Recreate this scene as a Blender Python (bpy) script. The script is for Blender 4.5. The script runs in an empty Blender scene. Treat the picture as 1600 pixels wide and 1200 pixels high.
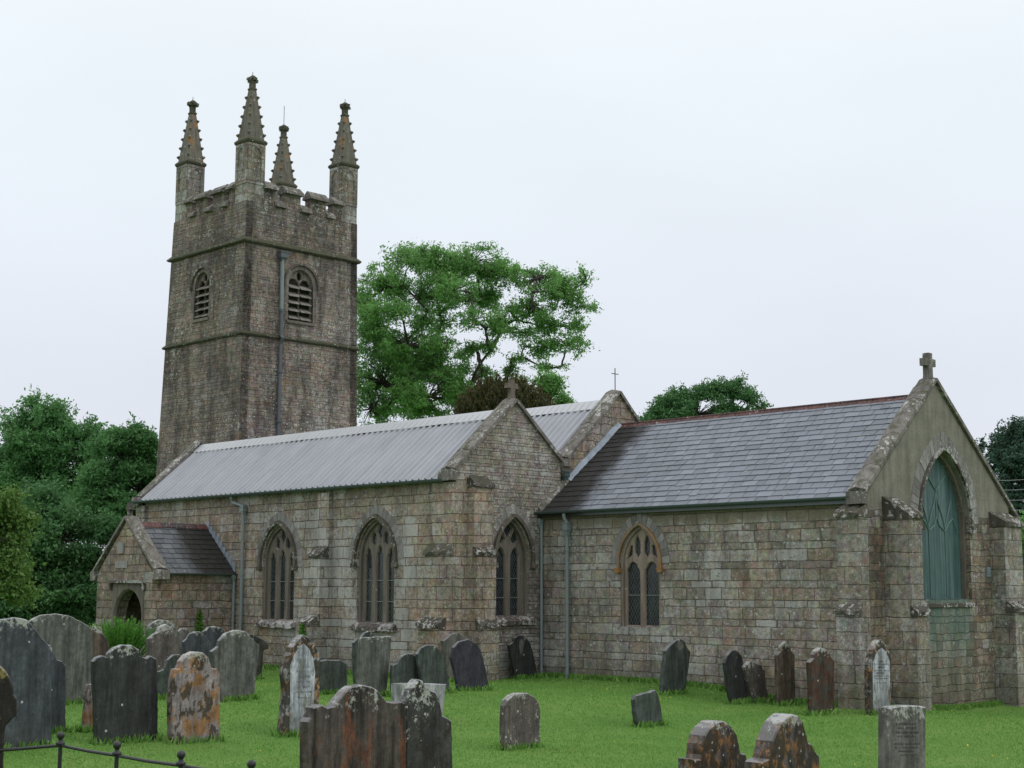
import bpy, math, random
import numpy as np
from mathutils import Vector, Matrix
from mathutils.geometry import tessellate_polygon
S = bpy.context.scene
COL = S.collection
rad = math.radians

# ------------------------------------------------------------------ camera
FPX, YAW, PIT, ROL = 2317.16, rad(45.298), rad(7.827), rad(0.175)
CAM = np.array([17.073, -27.475, 2.341])
_F = np.array([-math.sin(YAW)*math.cos(PIT), math.cos(YAW)*math.cos(PIT), math.sin(PIT)])
_R = np.array([math.cos(YAW), math.sin(YAW), 0.]); _U = np.cross(_R, _F)
_R2 = _R*math.cos(ROL)+_U*math.sin(ROL); _U2 = -_R*math.sin(ROL)+_U*math.cos(ROL)
cd = bpy.data.cameras.new('camera'); cam = bpy.data.objects.new('camera', cd); COL.objects.link(cam)
cd.sensor_width = 36; cd.lens = 36*FPX/1600; cd.clip_end = 3000; cd.clip_start = .1
cam.matrix_world = Matrix([[_R2[i], _U2[i], -_F[i], CAM[i]] for i in range(3)]+[[0, 0, 0, 1]])
S.camera = cam
S.render.resolution_x, S.render.resolution_y = 1024, 768

# ------------------------------------------------------------------ light
SUN_EL, SUN_AZ = rad(48), rad(62)          # azimuth from north (+y) towards east (+x)
W = bpy.data.worlds.new('World'); S.world = W; W.use_nodes = True
nt = W.node_tree; nt.nodes.clear()
wn = nt.nodes.new
out = wn('ShaderNodeOutputWorld'); sky = wn('ShaderNodeTexSky'); sky.sky_type = 'NISHITA'
sky.sun_disc = False; sky.sun_elevation = SUN_EL; sky.sun_rotation = SUN_AZ; sky.dust_density = 3
b1 = wn('ShaderNodeBackground'); b1.inputs[1].default_value = .1
nt.links.new(sky.outputs[0], b1.inputs[0])
tc = wn('ShaderNodeTexCoord'); sp = wn('ShaderNodeSeparateXYZ'); nt.links.new(tc.outputs['Generated'], sp.inputs[0])
rp = wn('ShaderNodeValToRGB'); nt.links.new(sp.outputs[2], rp.inputs[0])
e = rp.color_ramp.elements
e[0].position = 0; e[0].color = (.76, .79, .88, 1)
e[1].position = 1; e[1].color = (1.6, 1.64, 1.68, 1)
for p_, c_ in ((.08, (.78, .815, .90, 1)), (.2, (.83, .885, .96, 1)), (.33, (.90, .97, 1.03, 1)), (.42, (.97, 1.03, 1.07, 1))):
    q = e.new(p_); q.color = c_
nz = wn('ShaderNodeTexNoise'); nz.inputs['Scale'].default_value = 2.2; nz.inputs['Detail'].default_value = 5
mp = wn('ShaderNodeMapping'); mp.inputs['Scale'].default_value = (1, 1, 2.6)
nt.links.new(tc.outputs['Generated'], mp.inputs[0]); nt.links.new(mp.outputs[0], nz.inputs[0])
mr = wn('ShaderNodeMapRange'); mr.inputs[1].default_value = .3; mr.inputs[2].default_value = .7
mr.inputs[3].default_value = .955; mr.inputs[4].default_value = 1.035
nt.links.new(nz.outputs[0], mr.inputs[0])
vm = wn('ShaderNodeVectorMath'); vm.operation = 'SCALE'
nt.links.new(rp.outputs[0], vm.inputs[0]); nt.links.new(mr.outputs[0], vm.inputs['Scale'])
b2 = wn('ShaderNodeBackground'); nt.links.new(vm.outputs[0], b2.inputs[0]); b2.inputs[1].default_value = 1.0
mx = wn('ShaderNodeMixShader'); mx.inputs[0].default_value = .95
nt.links.new(b1.outputs[0], mx.inputs[1]); nt.links.new(b2.outputs[0], mx.inputs[2]); nt.links.new(mx.outputs[0], out.inputs[0])
sd = bpy.data.lights.new('sun', 'SUN'); sd.energy = .5; sd.angle = rad(30); sd.color = (1, .97, .93)
sun = bpy.data.objects.new('sun', sd); COL.objects.link(sun)
sv = Vector((math.sin(SUN_AZ)*math.cos(SUN_EL), math.cos(SUN_AZ)*math.cos(SUN_EL), math.sin(SUN_EL)))
sun.rotation_euler = sv.to_track_quat('Z', 'Y').to_euler(); sun.location = (30, 30, 60)
S.view_settings.view_transform = 'Standard'; S.view_settings.look = 'None'
S.view_settings.exposure = 0; S.view_settings.gamma = 1
S.render.engine = 'CYCLES'; S.cycles.max_bounces = 6; S.cycles.transparent_max_bounces = 12

# ------------------------------------------------------------------ measuring helpers
def ray(x, y):
    return _F+_R2*(x-800)/FPX-_U2*(y-600)/FPX
def on_plane(x, y, P, Nv):
    d = ray(x, y); Nv = np.array(Nv, float)
    return CAM+d*(((np.array(P)-CAM)@Nv)/(d@Nv))
def at(x, y, dist):
    d = ray(x, y); d = d/math.hypot(d[0], d[1]); return CAM+d*dist
def sm(t):
    t = min(1, max(0, t)); return t*t*(3-2*t)
def ground(x, y):
    z = .12-.25*sm((x+5.2)/4)
    z -= .22*sm((y+.5)/4)*sm((x+1.5)/2)
    z += .05*math.sin(x*.35+1)*math.sin(y*.31)*sm((-2-y)/5)
    return z
def gpt(x, y):
    z = 0.
    for _ in range(8):
        P = on_plane(x, y, (0, 0, z), (0, 0, 1)); z = ground(P[0], P[1])
    return P

# ------------------------------------------------------------------ object helpers
def thing(name, label, cat, loc, group=None):
    o = bpy.data.objects.new(name, None); COL.objects.link(o); o.location = loc
    o.empty_display_size = .3; tag(o, label, cat, group); return o
def tag(o, label, cat, group=None, kind=None):
    if label: o['label'] = label
    if cat: o['category'] = cat
    if group: o['group'] = group
    if kind: o['kind'] = kind
    return o
class MB:
    def __init__(s): s.v = []; s.f = []; s.t = []
    def add(s, vs, fs, tint=None):
        b = len(s.v); s.v += [tuple(map(float, p)) for p in vs]
        t = random.random() if tint is None else tint
        for f in fs: s.f.append([i+b for i in f]); s.t.append(t)
    def box(s, a, b, tint=None, jit=0, shear=None):
        x0, y0, z0 = a; x1, y1, z1 = b
        vs = [(x, y, z) for z in (z0, z1) for y in (y0, y1) for x in (x0, x1)]
        if jit: vs = [tuple(c+random.uniform(-jit, jit) for c in p) for p in vs]
        s.add(vs, [(0, 2, 3, 1), (4, 5, 7, 6), (0, 1, 5, 4), (2, 6, 7, 3), (0, 4, 6, 2), (1, 3, 7, 5)], tint)
    def loft(s, rings, cap=True, tint=None):
        n = len(rings[0]); vs = [p for r in rings for p in r]; fs = []
        for k in range(len(rings)-1):
            for i in range(n):
                j = (i+1) % n
                fs.append((k*n+i, k*n+j, (k+1)*n+j, (k+1)*n+i))
        if cap: fs += [tuple(range(n))[::-1], tuple((len(rings)-1)*n+i for i in range(n))]
        s.add(vs, fs, tint)
    def tube(s, path, r, n=8, cap=True, tint=None):
        path = [Vector(p) for p in path]
        if not hasattr(r, '__len__'): r = [r]*len(path)
        rings = []; ref = None
        for i, p in enumerate(path):
            d = (path[min(i+1, len(path)-1)]-path[max(i-1, 0)]).normalized()
            if ref is None: ref = Vector((0, 0, 1)) if abs(d.z) < .9 else Vector((1, 0, 0))
            a = d.cross(ref)
            if a.length < 1e-4: a = d.cross(Vector((.3, 1, .2)))
            a.normalize(); b = a.cross(d).normalized(); ref = b
            rings.append([p+(a*math.cos(2*math.pi*k/n)+b*math.sin(2*math.pi*k/n))*r[i] for k in range(n)])
        s.loft(rings, cap, tint)
    def plate(s, outer, holes, O, U, N, t, tint=None, back=True, cham=0):
        """slab with holes: 2-D outlines (u, z), front at d=0, back at d=-t"""
        O = Vector(O); U = Vector(U); N = Vector(N); Z = Vector((0, 0, 1))
        P = lambda q, d: O+U*q[0]+Z*q[1]+N*d
        tint = random.random() if tint is None else tint
        fh = [offset(h, cham) for h in holes] if cham else holes
        def cap(loops, d):
            tr = tessellate_polygon([[Vector((q[0], q[1], 0)) for q in L] for L in loops])
            fl = [q for L in loops for q in L]
            s.add([P(q, d) for q in fl], tr, tint)
        cap([outer]+fh, 0)
        if back: cap([outer]+holes, -t)
        n = len(outer)
        s.add([P(q, 0) for q in outer]+[P(q, -t) for q in outer], [(i, (i+1) % n, (i+1) % n+n, i+n) for i in range(n)], tint)
        for h, g in zip(holes, fh):
            n = len(h)
            if cham:
                s.add([P(q, 0) for q in g]+[P(q, -cham*1.3) for q in h]+[P(q, -t) for q in h],
                      [(i, (i+1) % n, (i+1) % n+n, i+n) for i in range(n)]+[(i+n, (i+1) % n+n, (i+1) % n+2*n, i+2*n) for i in range(n)], tint)
            else:
                s.add([P(q, 0) for q in h]+[P(q, -t) for q in h], [(i, (i+1) % n, (i+1) % n+n, i+n) for i in range(n)], tint)
    def band(s, pin, pout, O, U, N, d0, d1, pieces=None, gap=.012, tint=None):
        """strip between two 2-D paths, from depth d0 (back) to d1 (front); cut into voussoirs when pieces is set"""
        O = Vector(O); U = Vector(U); N = Vector(N); Z = Vector((0, 0, 1))
        P = lambda q, d: O+U*q[0]+Z*q[1]+N*d
        def blk(a, b, t, dd=0):
            n = len(a); rings = []
            for i in range(n): rings.append([P(a[i], d0), P(a[i], d1+dd), P(b[i], d1+dd), P(b[i], d0)])
            s.loft(rings, True, t)
        if not pieces: blk(pin, pout, tint); return
        A = resample(pin, pieces*6); B = resample(pout, pieces*6)
        for k in range(pieces):
            a = list(A[k*6:k*6+7]); b = list(B[k*6:k*6+7])
            for L in (a, b):
                d = math.dist(L[0], L[1]); g = min(.45, gap/2/max(d, 1e-6))
                L[0] = (L[0][0]+(L[1][0]-L[0][0])*g, L[0][1]+(L[1][1]-L[0][1])*g)
                L[-1] = (L[-1][0]+(L[-2][0]-L[-1][0])*g, L[-1][1]+(L[-2][1]-L[-1][1])*g)
            blk(a, b, random.random(), random.uniform(-.006, .006))
    def obj(s, name, mat, parent=None, smooth=False, warp=None, label=None):
        me = bpy.data.meshes.new(name)
        org = Vector((0, 0, 0)) if parent is None else parent_loc(parent)
        vs = s.v
        if warp: vs = [warp(p) for p in vs]
        me.from_pydata([(p[0]-org.x, p[1]-org.y, p[2]-org.z) for p in vs], [], s.f)
        at_ = me.attributes.new('tint', 'FLOAT', 'FACE'); at_.data.foreach_set('value', s.t)
        me.materials.append(mat)
        if smooth: me.polygons.foreach_set('use_smooth', [True]*len(me.polygons))
        import bmesh
        bm = bmesh.new(); bm.from_mesh(me)
        bmesh.ops.recalc_face_normals(bm, faces=bm.faces); bm.to_mesh(me); bm.free()
        o = bpy.data.objects.new(name, me); COL.objects.link(o)
        if parent is not None: o.parent = parent
        if label: o['label'] = label
        return o
def parent_loc(p):
    l = Vector((0, 0, 0))
    while p is not None: l += p.location; p = p.parent
    return l
def resample(p, n):
    d = [0]
    for a, b in zip(p, p[1:]): d.append(d[-1]+math.dist(a, b))
    r = []
    for k in range(n+1):
        t = d[-1]*k/n; i = 0
        while i < len(p)-2 and d[i+1] < t: i += 1
        f = (t-d[i])/max(1e-9, d[i+1]-d[i])
        r.append((p[i][0]+(p[i+1][0]-p[i][0])*f, p[i][1]+(p[i+1][1]-p[i][1])*f))
    return r
def offset(poly, o):
    n = len(poly); A = sum(poly[i][0]*poly[(i+1) % n][1]-poly[(i+1) % n][0]*poly[i][1] for i in range(n))
    sg = 1 if A > 0 else -1; r = []
    for i in range(n):
        a, b, c = poly[i-1], poly[i], poly[(i+1) % n]
        d1 = Vector((b[0]-a[0], b[1]-a[1])); d2 = Vector((c[0]-b[0], c[1]-b[1]))
        d1 = d1.normalized() if d1.length else Vector((1, 0)); d2 = d2.normalized() if d2.length else d1
        n1 = Vector((d1.y, -d1.x))*sg; n2 = Vector((d2.y, -d2.x))*sg
        m = n1+n2
        m = m.normalized() if m.length > 1e-6 else n1
        k = min(2., 1/max(.3, m.dot(n1)))
        r.append((b[0]+m.x*o*k, b[1]+m.y*o*k))
    return r
def arch(cx, a, zs, h, o=0, n=10):
    """pointed arch path, left springing to right springing, offset outwards by o"""
    R = (a*a+h*h)/(2*a); cl = cx-a+R; Ro = R+o
    top = math.acos(max(-1, min(1, (cx-cl)/Ro)))
    L = [(cl+Ro*math.cos(math.pi+(top-math.pi)*i/n), zs+Ro*math.sin(math.pi+(top-math.pi)*i/n)) for i in range(n+1)]
    return L+[(2*cx-q[0], q[1]) for q in L[-2::-1]]
def opening(cx, a, z0, zs, h, n=10, o=0):
    return [(cx-a-o, z0)]+arch(cx, a, zs, h, o, n)+[(cx+a+o, z0)]
def light(cx, a, z0, zs, h, cusp=.22):
    A = arch(cx, a, zs, h, 0, 8); r = []
    for i, q in enumerate(A):
        t = abs(i-8)/8.
        k = cusp*max(0, 1-abs(t-.55)/.16)
        r.append((q[0]+(cx-q[0])*k, q[1]-a*.25*k))
    return [(cx-a, z0)]+r+[(cx+a, z0)]
def drop(cx, a, z0, z1):
    """narrow tracery light, pointed at both ends"""
    h = z1-z0
    return [(cx, z0), (cx+a, z0+h*.22), (cx+a, z0+h*.66), (cx+a*.6, z0+h*.86), (cx, z1), (cx-a*.6, z0+h*.86), (cx-a, z0+h*.66), (cx-a, z0+h*.22)]

# ------------------------------------------------------------------ shader helpers
class G:
    def __init__(s, name):
        s.mt = bpy.data.materials.new(name); s.mt.use_nodes = True; s.t = s.mt.node_tree; s.t.nodes.clear()
        s.out = s.t.nodes.new('ShaderNodeOutputMaterial')
    def n(s, k): return s.t.nodes.new('ShaderNode'+k)
    def l(s, a, b):
        if isinstance(a, (int, float)): b.default_value = a
        elif isinstance(a, tuple):
            try: b.default_value = a
            except Exception: b.default_value = tuple(a)+(1,)
        else: s.t.links.new(a, b)
    def m(s, op, a, b=0., c=None, clamp=False):
        q = s.n('Math'); q.operation = op; q.use_clamp = clamp; s.l(a, q.inputs[0]); s.l(b, q.inputs[1])
        if c is not None: s.l(c, q.inputs[2])
        return q.outputs[0]
    def vm(s, op, a, b):
        q = s.n('VectorMath'); q.operation = op; s.l(a, q.inputs[0]); s.l(b, q.inputs[1]); return q.outputs[0]
    def xyz(s, x, y, z):
        q = s.n('CombineXYZ'); s.l(x, q.inputs[0]); s.l(y, q.inputs[1]); s.l(z, q.inputs[2]); return q.outputs[0]
    def noise(s, vec, sc, det=4, rough=.55, color=False, dim='3D'):
        q = s.n('TexNoise'); q.noise_dimensions = dim
        q.inputs['Scale'].default_value = sc; q.inputs['Detail'].default_value = det; q.inputs['Roughness'].default_value = rough
        if vec is not None: s.l(vec, q.inputs['Vector'])
        return q.outputs[1 if color else 0]
    def vor(s, vec, sc, what='Distance', feat='F1', rnd=1):
        q = s.n('TexVoronoi'); q.feature = feat; q.inputs['Scale'].default_value = sc; q.inputs['Randomness'].default_value = rnd
        s.l(vec, q.inputs['Vector']); return q.outputs[what]
    def step(s, v, a, b, lo=0., hi=1.):
        q = s.n('MapRange'); q.interpolation_type = 'SMOOTHSTEP'
        s.l(v, q.inputs[0]); s.l(a, q.inputs[1]); s.l(b, q.inputs[2]); s.l(lo, q.inputs[3]); s.l(hi, q.inputs[4]); return q.outputs[0]
    def ramp(s, v, stops, const=False):
        q = s.n('ValToRGB'); s.l(v, q.inputs[0]); e = q.color_ramp.elements
        if const: q.color_ramp.interpolation = 'CONSTANT'
        while len(e) < len(stops): e.new(.5)
        for x, (p, c) in zip(e, stops): x.position = p; x.color = tuple(c)+(1,)
        return q.outputs[0]
    def mix(s, f, a, b, mode='MIX'):
        q = s.n('Mix'); q.data_type = 'RGBA'; q.blend_type = mode; s.l(f, q.inputs[0])
        s.l(a if not isinstance(a, tuple) else tuple(a)+(1,), q.inputs[6]); s.l(b if not isinstance(b, tuple) else tuple(b)+(1,), q.inputs[7]); return q.outputs[2]
    def scale(s, c, f):
        q = s.n('VectorMath'); q.operation = 'SCALE'; s.l(c, q.inputs[0]); s.l(f, q.inputs['Scale']); return q.outputs[0]
    def pos(s): return s.n('NewGeometry').outputs['Position']
    def sep(s, v):
        q = s.n('SeparateXYZ'); s.l(v, q.inputs[0]); return q.outputs
    def attr(s, name):
        q = s.n('Attribute'); q.attribute_name = name; return q.outputs['Fac']
    def map(s, v, sc):
        return s.vm('MULTIPLY', v, tuple(sc))
    def bump(s, h, dist, strength=1., prev=None):
        q = s.n('Bump'); q.inputs['Strength'].default_value = strength; q.inputs['Distance'].default_value = dist; s.l(h, q.inputs['Height'])
        if prev is not None: s.l(prev, q.inputs['Normal'])
        return q.outputs[0]
    def end(s, col, rough=.85, bump=None, spec=.3, metal=0, trans=None, alpha=None):
        p = s.n('BsdfPrincipled'); s.l(col if not isinstance(col, tuple) else tuple(col)+(1,), p.inputs['Base Color']); s.l(rough, p.inputs['Roughness'])
        s.l(spec, p.inputs['Specular IOR Level']); p.inputs['Metallic'].default_value = metal
        if bump is not None: s.l(bump, p.inputs['Normal'])
        r = p.outputs[0]
        if trans is not None:
            t = s.n('BsdfTranslucent'); s.l(col if not isinstance(col, tuple) else tuple(col)+(1,), t.inputs[0]); x = s.n('MixShader'); x.inputs[0].default_value = trans
            s.l(r, x.inputs[1]); s.l(t.outputs[0], x.inputs[2]); r = x.outputs[0]
        if alpha is not None:
            t = s.n('BsdfTransparent'); x = s.n('MixShader'); s.l(alpha, x.inputs[0]); s.l(t.outputs[0], x.inputs[1]); s.l(r, x.inputs[2]); r = x.outputs[0]
        s.l(r, s.out.inputs[0]); return s.mt

LICH = (.50, .51, .46)
def lichen(g, P, col, amt=.5, spots=.5, colr=LICH, sc=1.):
    """pale crusty lichen: ragged patches plus round spots"""
    a = g.noise(P, 7*sc, 6, .75); b = g.noise(P, .9*sc, 3, .5)
    th = g.m('SUBTRACT', .70-.17*amt, g.m('MULTIPLY', g.m('SUBTRACT', b, .5), .45))
    m1 = g.step(a, th, g.m('ADD', th, .05))
    Pq = g.vm('ADD', P, g.scale(g.vm('SUBTRACT', g.noise(P, 22*sc, 3, .7, color=True), (.5, .5, .5)), .06/sc))
    v = g.vor(Pq, 9*sc); vc = g.vor(Pq, 9*sc, 'Color')
    r = g.m('MULTIPLY', g.sep(vc)[0], .30); keep = g.m('LESS_THAN', g.sep(vc)[1], g.m('MULTIPLY', g.step(b, .3, .7), spots))
    m2 = g.m('MULTIPLY', g.m('LESS_THAN', v, r), keep)
    m_ = g.m('MULTIPLY', g.m('MAXIMUM', m1, m2), .85)
    tone = g.mix(g.noise(P, 25, 2), tuple(c*.75 for c in colr), tuple(min(1, c*1.15) for c in colr))
    return g.mix(m_, col, tone), m_

def masonry(name, h=.22, ln=.42, pal=None, mortar=(.19, .165, .135), alt=.35, joint=.013, lich=.4, spots=.4, dark=.3, warp=.02, seed=0, bumpd=.04, gab=None, grain=.42, soft=.45, green=None, white=.35, zone=None, eave=None, jbreak=.35, whole=.34, spk=.9):
    g = G(name); P = g.pos()
    nrm = g.sep(g.n('NewGeometry').outputs['True Normal'])
    x, y, z = g.sep(P)
    isx = g.m('GREATER_THAN', g.m('ABSOLUTE', nrm[0]), .6)
    u = g.m('ADD', g.m('MULTIPLY', x, g.m('SUBTRACT', 1., isx)), g.m('MULTIPLY', g.m('ADD', y, 3.37), isx))
    w1 = g.m('SUBTRACT', g.noise(P, 2.2, 3), .5); w2 = g.m('SUBTRACT', g.noise(g.vm('ADD', P, (9.1, 3.3, 7.7)), 6., 3), .5)
    u = g.m('ADD', u, g.m('MULTIPLY', w2, warp*1.6))
    w3 = g.m('SUBTRACT', g.noise(g.vm('ADD', P, (1.1, 7.3, 2.7)), 14., 2), .5)
    v = g.m('ADD', z, g.m('ADD', g.m('MULTIPLY', w1, warp*1.3), g.m('ADD', g.m('MULTIPLY', w2, warp*.9), g.m('MULTIPLY', w3, .018))))
    v = g.m('ADD', v, seed*.37+20.)
    v = g.m('ADD', v, g.m('MULTIPLY', g.m('COSINE', g.m('MULTIPLY', v, math.pi/h)), alt*h/math.pi))
    vr = g.m('DIVIDE', v, h); row = g.m('FLOOR', vr); fv = g.m('FRACT', vr)
    wnz = g.n('TexWhiteNoise'); wnz.noise_dimensions = '1D'; g.l(g.m('ADD', row, seed+.5), wnz.inputs['W']); rh = wnz.outputs[0]
    rl = g.m('MULTIPLY', ln, g.m('ADD', .7, g.m('MULTIPLY', rh, .7)))
    irr = g.noise(g.xyz(u, g.m('MULTIPLY', row, 5.7), 0.), 1.7/ln*.5, 1, .5)
    uu = g.m('ADD', g.m('ADD', u, g.m('MULTIPLY', rh, 13.)), g.m('MULTIPLY', irr, ln*1.3))
    ur = g.m('DIVIDE', g.m('ADD', uu, 50.), rl); cl = g.m('FLOOR', ur); fu = g.m('FRACT', ur)
    du = g.m('MULTIPLY', g.m('MINIMUM', fu, g.m('SUBTRACT', 1., fu)), rl)
    dv = g.m('MULTIPLY', g.m('MINIMUM', fv, g.m('SUBTRACT', 1., fv)), h)
    d = g.m('SMOOTH_MIN', du, dv, .03)
    d = g.m('ADD', d, g.m('MULTIPLY', g.m('SUBTRACT', g.noise(P, 22, 3), .5), joint*1.3))
    jn = g.step(g.noise(g.vm('ADD', P, (6., 2., 9.)), 3.5, 4, .7), .30, .62, jbreak, 1.)
    stone = g.m('SUBTRACT', 1., g.m('MULTIPLY', g.step(d, joint*.25, joint*1.25, 1., 0.), jn))
    wn2 = g.n('TexWhiteNoise'); wn2.noise_dimensions = '3D'; g.l(g.xyz(row, cl, float(seed)), wn2.inputs['Vector'])
    cv = wn2.outputs[0]; cc = g.sep(wn2.outputs[1])
    pal = pal or [(0, (.20, .165, .125)), (.25, (.28, .235, .18)), (.5, (.25, .22, .185)), (.7, (.33, .285, .22)), (.85, (.30, .21, .145)), (1, (.36, .33, .28))]
    pal = [(p_, (c_[0]*.98, c_[1]*1.015, c_[2]*1.07)) for p_, c_ in pal]
    pal = pal
    avg = tuple(sum(c[1][i] for c in pal)/len(pal) for i in range(3))
    drift = g.noise(g.vm('ADD', P, (4., 2., 8.)), .8, 4, .6)
    avc = g.mix(g.step(drift, .38, .62), tuple(a*b for a, b in zip(avg, (.90, .92, .97))), tuple(a*b for a, b in zip(avg, (1.12, 1.0, .88))))
    col = g.mix(soft, g.ramp(cv, pal), avc)
    mid = g.noise(P, 3.5, 5, .6); fine = g.noise(P, 38, 4, .7)
    col = g.scale(col, g.m('ADD', 1-grain*.9, g.m('MULTIPLY', g.m('ADD', mid, fine), grain)))
    mot = g.noise(g.vm('ADD', P, (7., 5., 3.)), 7., 6, .85)
    col = g.scale(col, g.step(mot, .34, .66, .60, 1.42))
    tn = g.noise(g.vm('ADD', P, (3., 1., 5.)), 5., 3, .6, color=True)
    col = g.vm('MULTIPLY', col, g.vm('ADD', g.scale(tn, .7), (.65, .65, .65)))
    gr = g.noise(P, 60., 2, .7); col = g.scale(col, g.step(gr, .3, .7, .72, 1.28))
    # soft rust and ochre blooms inside stones
    rust = g.step(g.noise(g.vm('ADD', P, (3., 8., 1.)), 1.6, 4, .6), .56, .72)
    col = g.mix(g.m('MULTIPLY', rust, .45), col, (.27, .155, .085))
    # pale frosting that takes whole stones, denser in drifts
    big = g.noise(g.vm('ADD', P, (1., 4., 6.)), .55, 3, .5)
    if zone: big = g.m('ADD', big, zone(g, x, y, z))
    fr = g.m('ADD', g.m('ADD', g.m('MULTIPLY', cc[2], whole), g.m('MULTIPLY', big, .9)), g.m('MULTIPLY', g.m('SUBTRACT', g.noise(P, 9, 6, .8), .5), 1.5))
    frm = g.step(fr, 1.02-.34*white, 1.16-.34*white)
    col = g.mix(g.m('MULTIPLY', g.m('MULTIPLY', frm, stone), .72), col, g.mix(fine, (.36, .36, .345), (.58, .58, .565)))
    Pj = g.vm('ADD', P, g.scale(g.vm('SUBTRACT', g.noise(P, 40, 2, .6, color=True), (.5, .5, .5)), .03))
    vcc = g.sep(g.vor(Pj, 22, 'Color'))
    sp = g.m('LESS_THAN', g.vor(Pj, 22), g.m('MULTIPLY', vcc[0], .42))
    clu = g.m('ADD', g.noise(g.vm('ADD', P, (2., 9., 4.)), 2.2, 4, .6), g.m('MULTIPLY', g.m('SUBTRACT', big, .5), .8))
    sp = g.m('MULTIPLY', sp, g.m('LESS_THAN', vcc[1], g.step(clu, .62-.22*spk, .92-.22*spk, .05, .9)))
    col = g.mix(g.m('MULTIPLY', sp, .85), col, (.52, .515, .49))
    mcol = g.mix(g.noise(P, 5, 3), tuple(c*.7 for c in mortar), tuple(c*1.3 for c in mortar))
    col = g.mix(stone, mcol, col)
    # black weathering, running down
    st = g.noise(g.map(P, (1.6, 1.6, .45)), 1.3, 5, .65)
    col = g.scale(col, g.step(st, .36, .62, 1-dark, 1.05))
    col, lm = lichen(g, P, col, lich, spots)
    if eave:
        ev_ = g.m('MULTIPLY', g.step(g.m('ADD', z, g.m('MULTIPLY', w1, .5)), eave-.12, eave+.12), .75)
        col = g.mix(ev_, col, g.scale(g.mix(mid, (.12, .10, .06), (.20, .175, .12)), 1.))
    # damp green foot
    damp = g.m('MULTIPLY', g.step(g.m('ADD', z, g.m('MULTIPLY', w1, 1.2)), 0., .9, 1., 0.), .45)
    col = g.mix(damp, col, (.085, .088, .05))
    if green:
        y0, y1, z0, z1 = green
        wv = g.m('MULTIPLY', w2, .5)
        mk = g.m('MULTIPLY', g.step(g.m('ADD', y, wv), y0, y0+.2), g.step(g.m('ADD', y, wv), y1-.2, y1, 1., 0.))
        mk = g.m('MULTIPLY', mk, g.step(g.m('ADD', z, g.m('MULTIPLY', wv, 2.)), z0, z1, 0., 1.))
        mk = g.m('MULTIPLY', mk, g.step(z, z1+.05, z1+.3, 1., 0.))
        mk = g.m('MULTIPLY', mk, g.step(g.noise(g.map(P, (1, 4, .6)), 2, 4), .3, .6, .25, .8))
        col = g.mix(mk, col, (.09, .17, .145))
    hgt = g.m('ADD', g.m('MULTIPLY', stone, .7), g.m('ADD', g.m('MULTIPLY', mid, .5), g.m('MULTIPLY', fine, .22)))
    hgt = g.m('ADD', hgt, g.m('MULTIPLY', lm, .08))
    hgt = g.m('ADD', hgt, g.m('MULTIPLY', cc[1], .35))
    if gab is not None:      # rendered upper gable above height gab
        rc = g.ramp(g.noise(g.map(P, (1, 3.2, .35)), 1.2, 6, .6), [(.25, (.125, .117, .094)), (.5, (.20, .187, .155)), (.75, (.265, .248, .21))])
        rc = g.scale(rc, g.step(g.noise(P, 2.5, 5, .7), .3, .7, .82, 1.1))
        fx = g.step(g.m('ADD', z, g.m('MULTIPLY', w1, .12)), gab-.02, gab+.02)
        col = g.mix(fx, col, rc)
        hgt = g.m('ADD', g.m('MULTIPLY', hgt, g.m('SUBTRACT', 1., fx)), g.m('MULTIPLY', g.m('ADD', .55, g.m('MULTIPLY', g.noise(P, 14, 4), .35)), fx))
    return g.end(col, g.m('SUBTRACT', .9, g.m('MULTIPLY', fine, .15)), g.bump(hgt, bumpd), .25)

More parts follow.
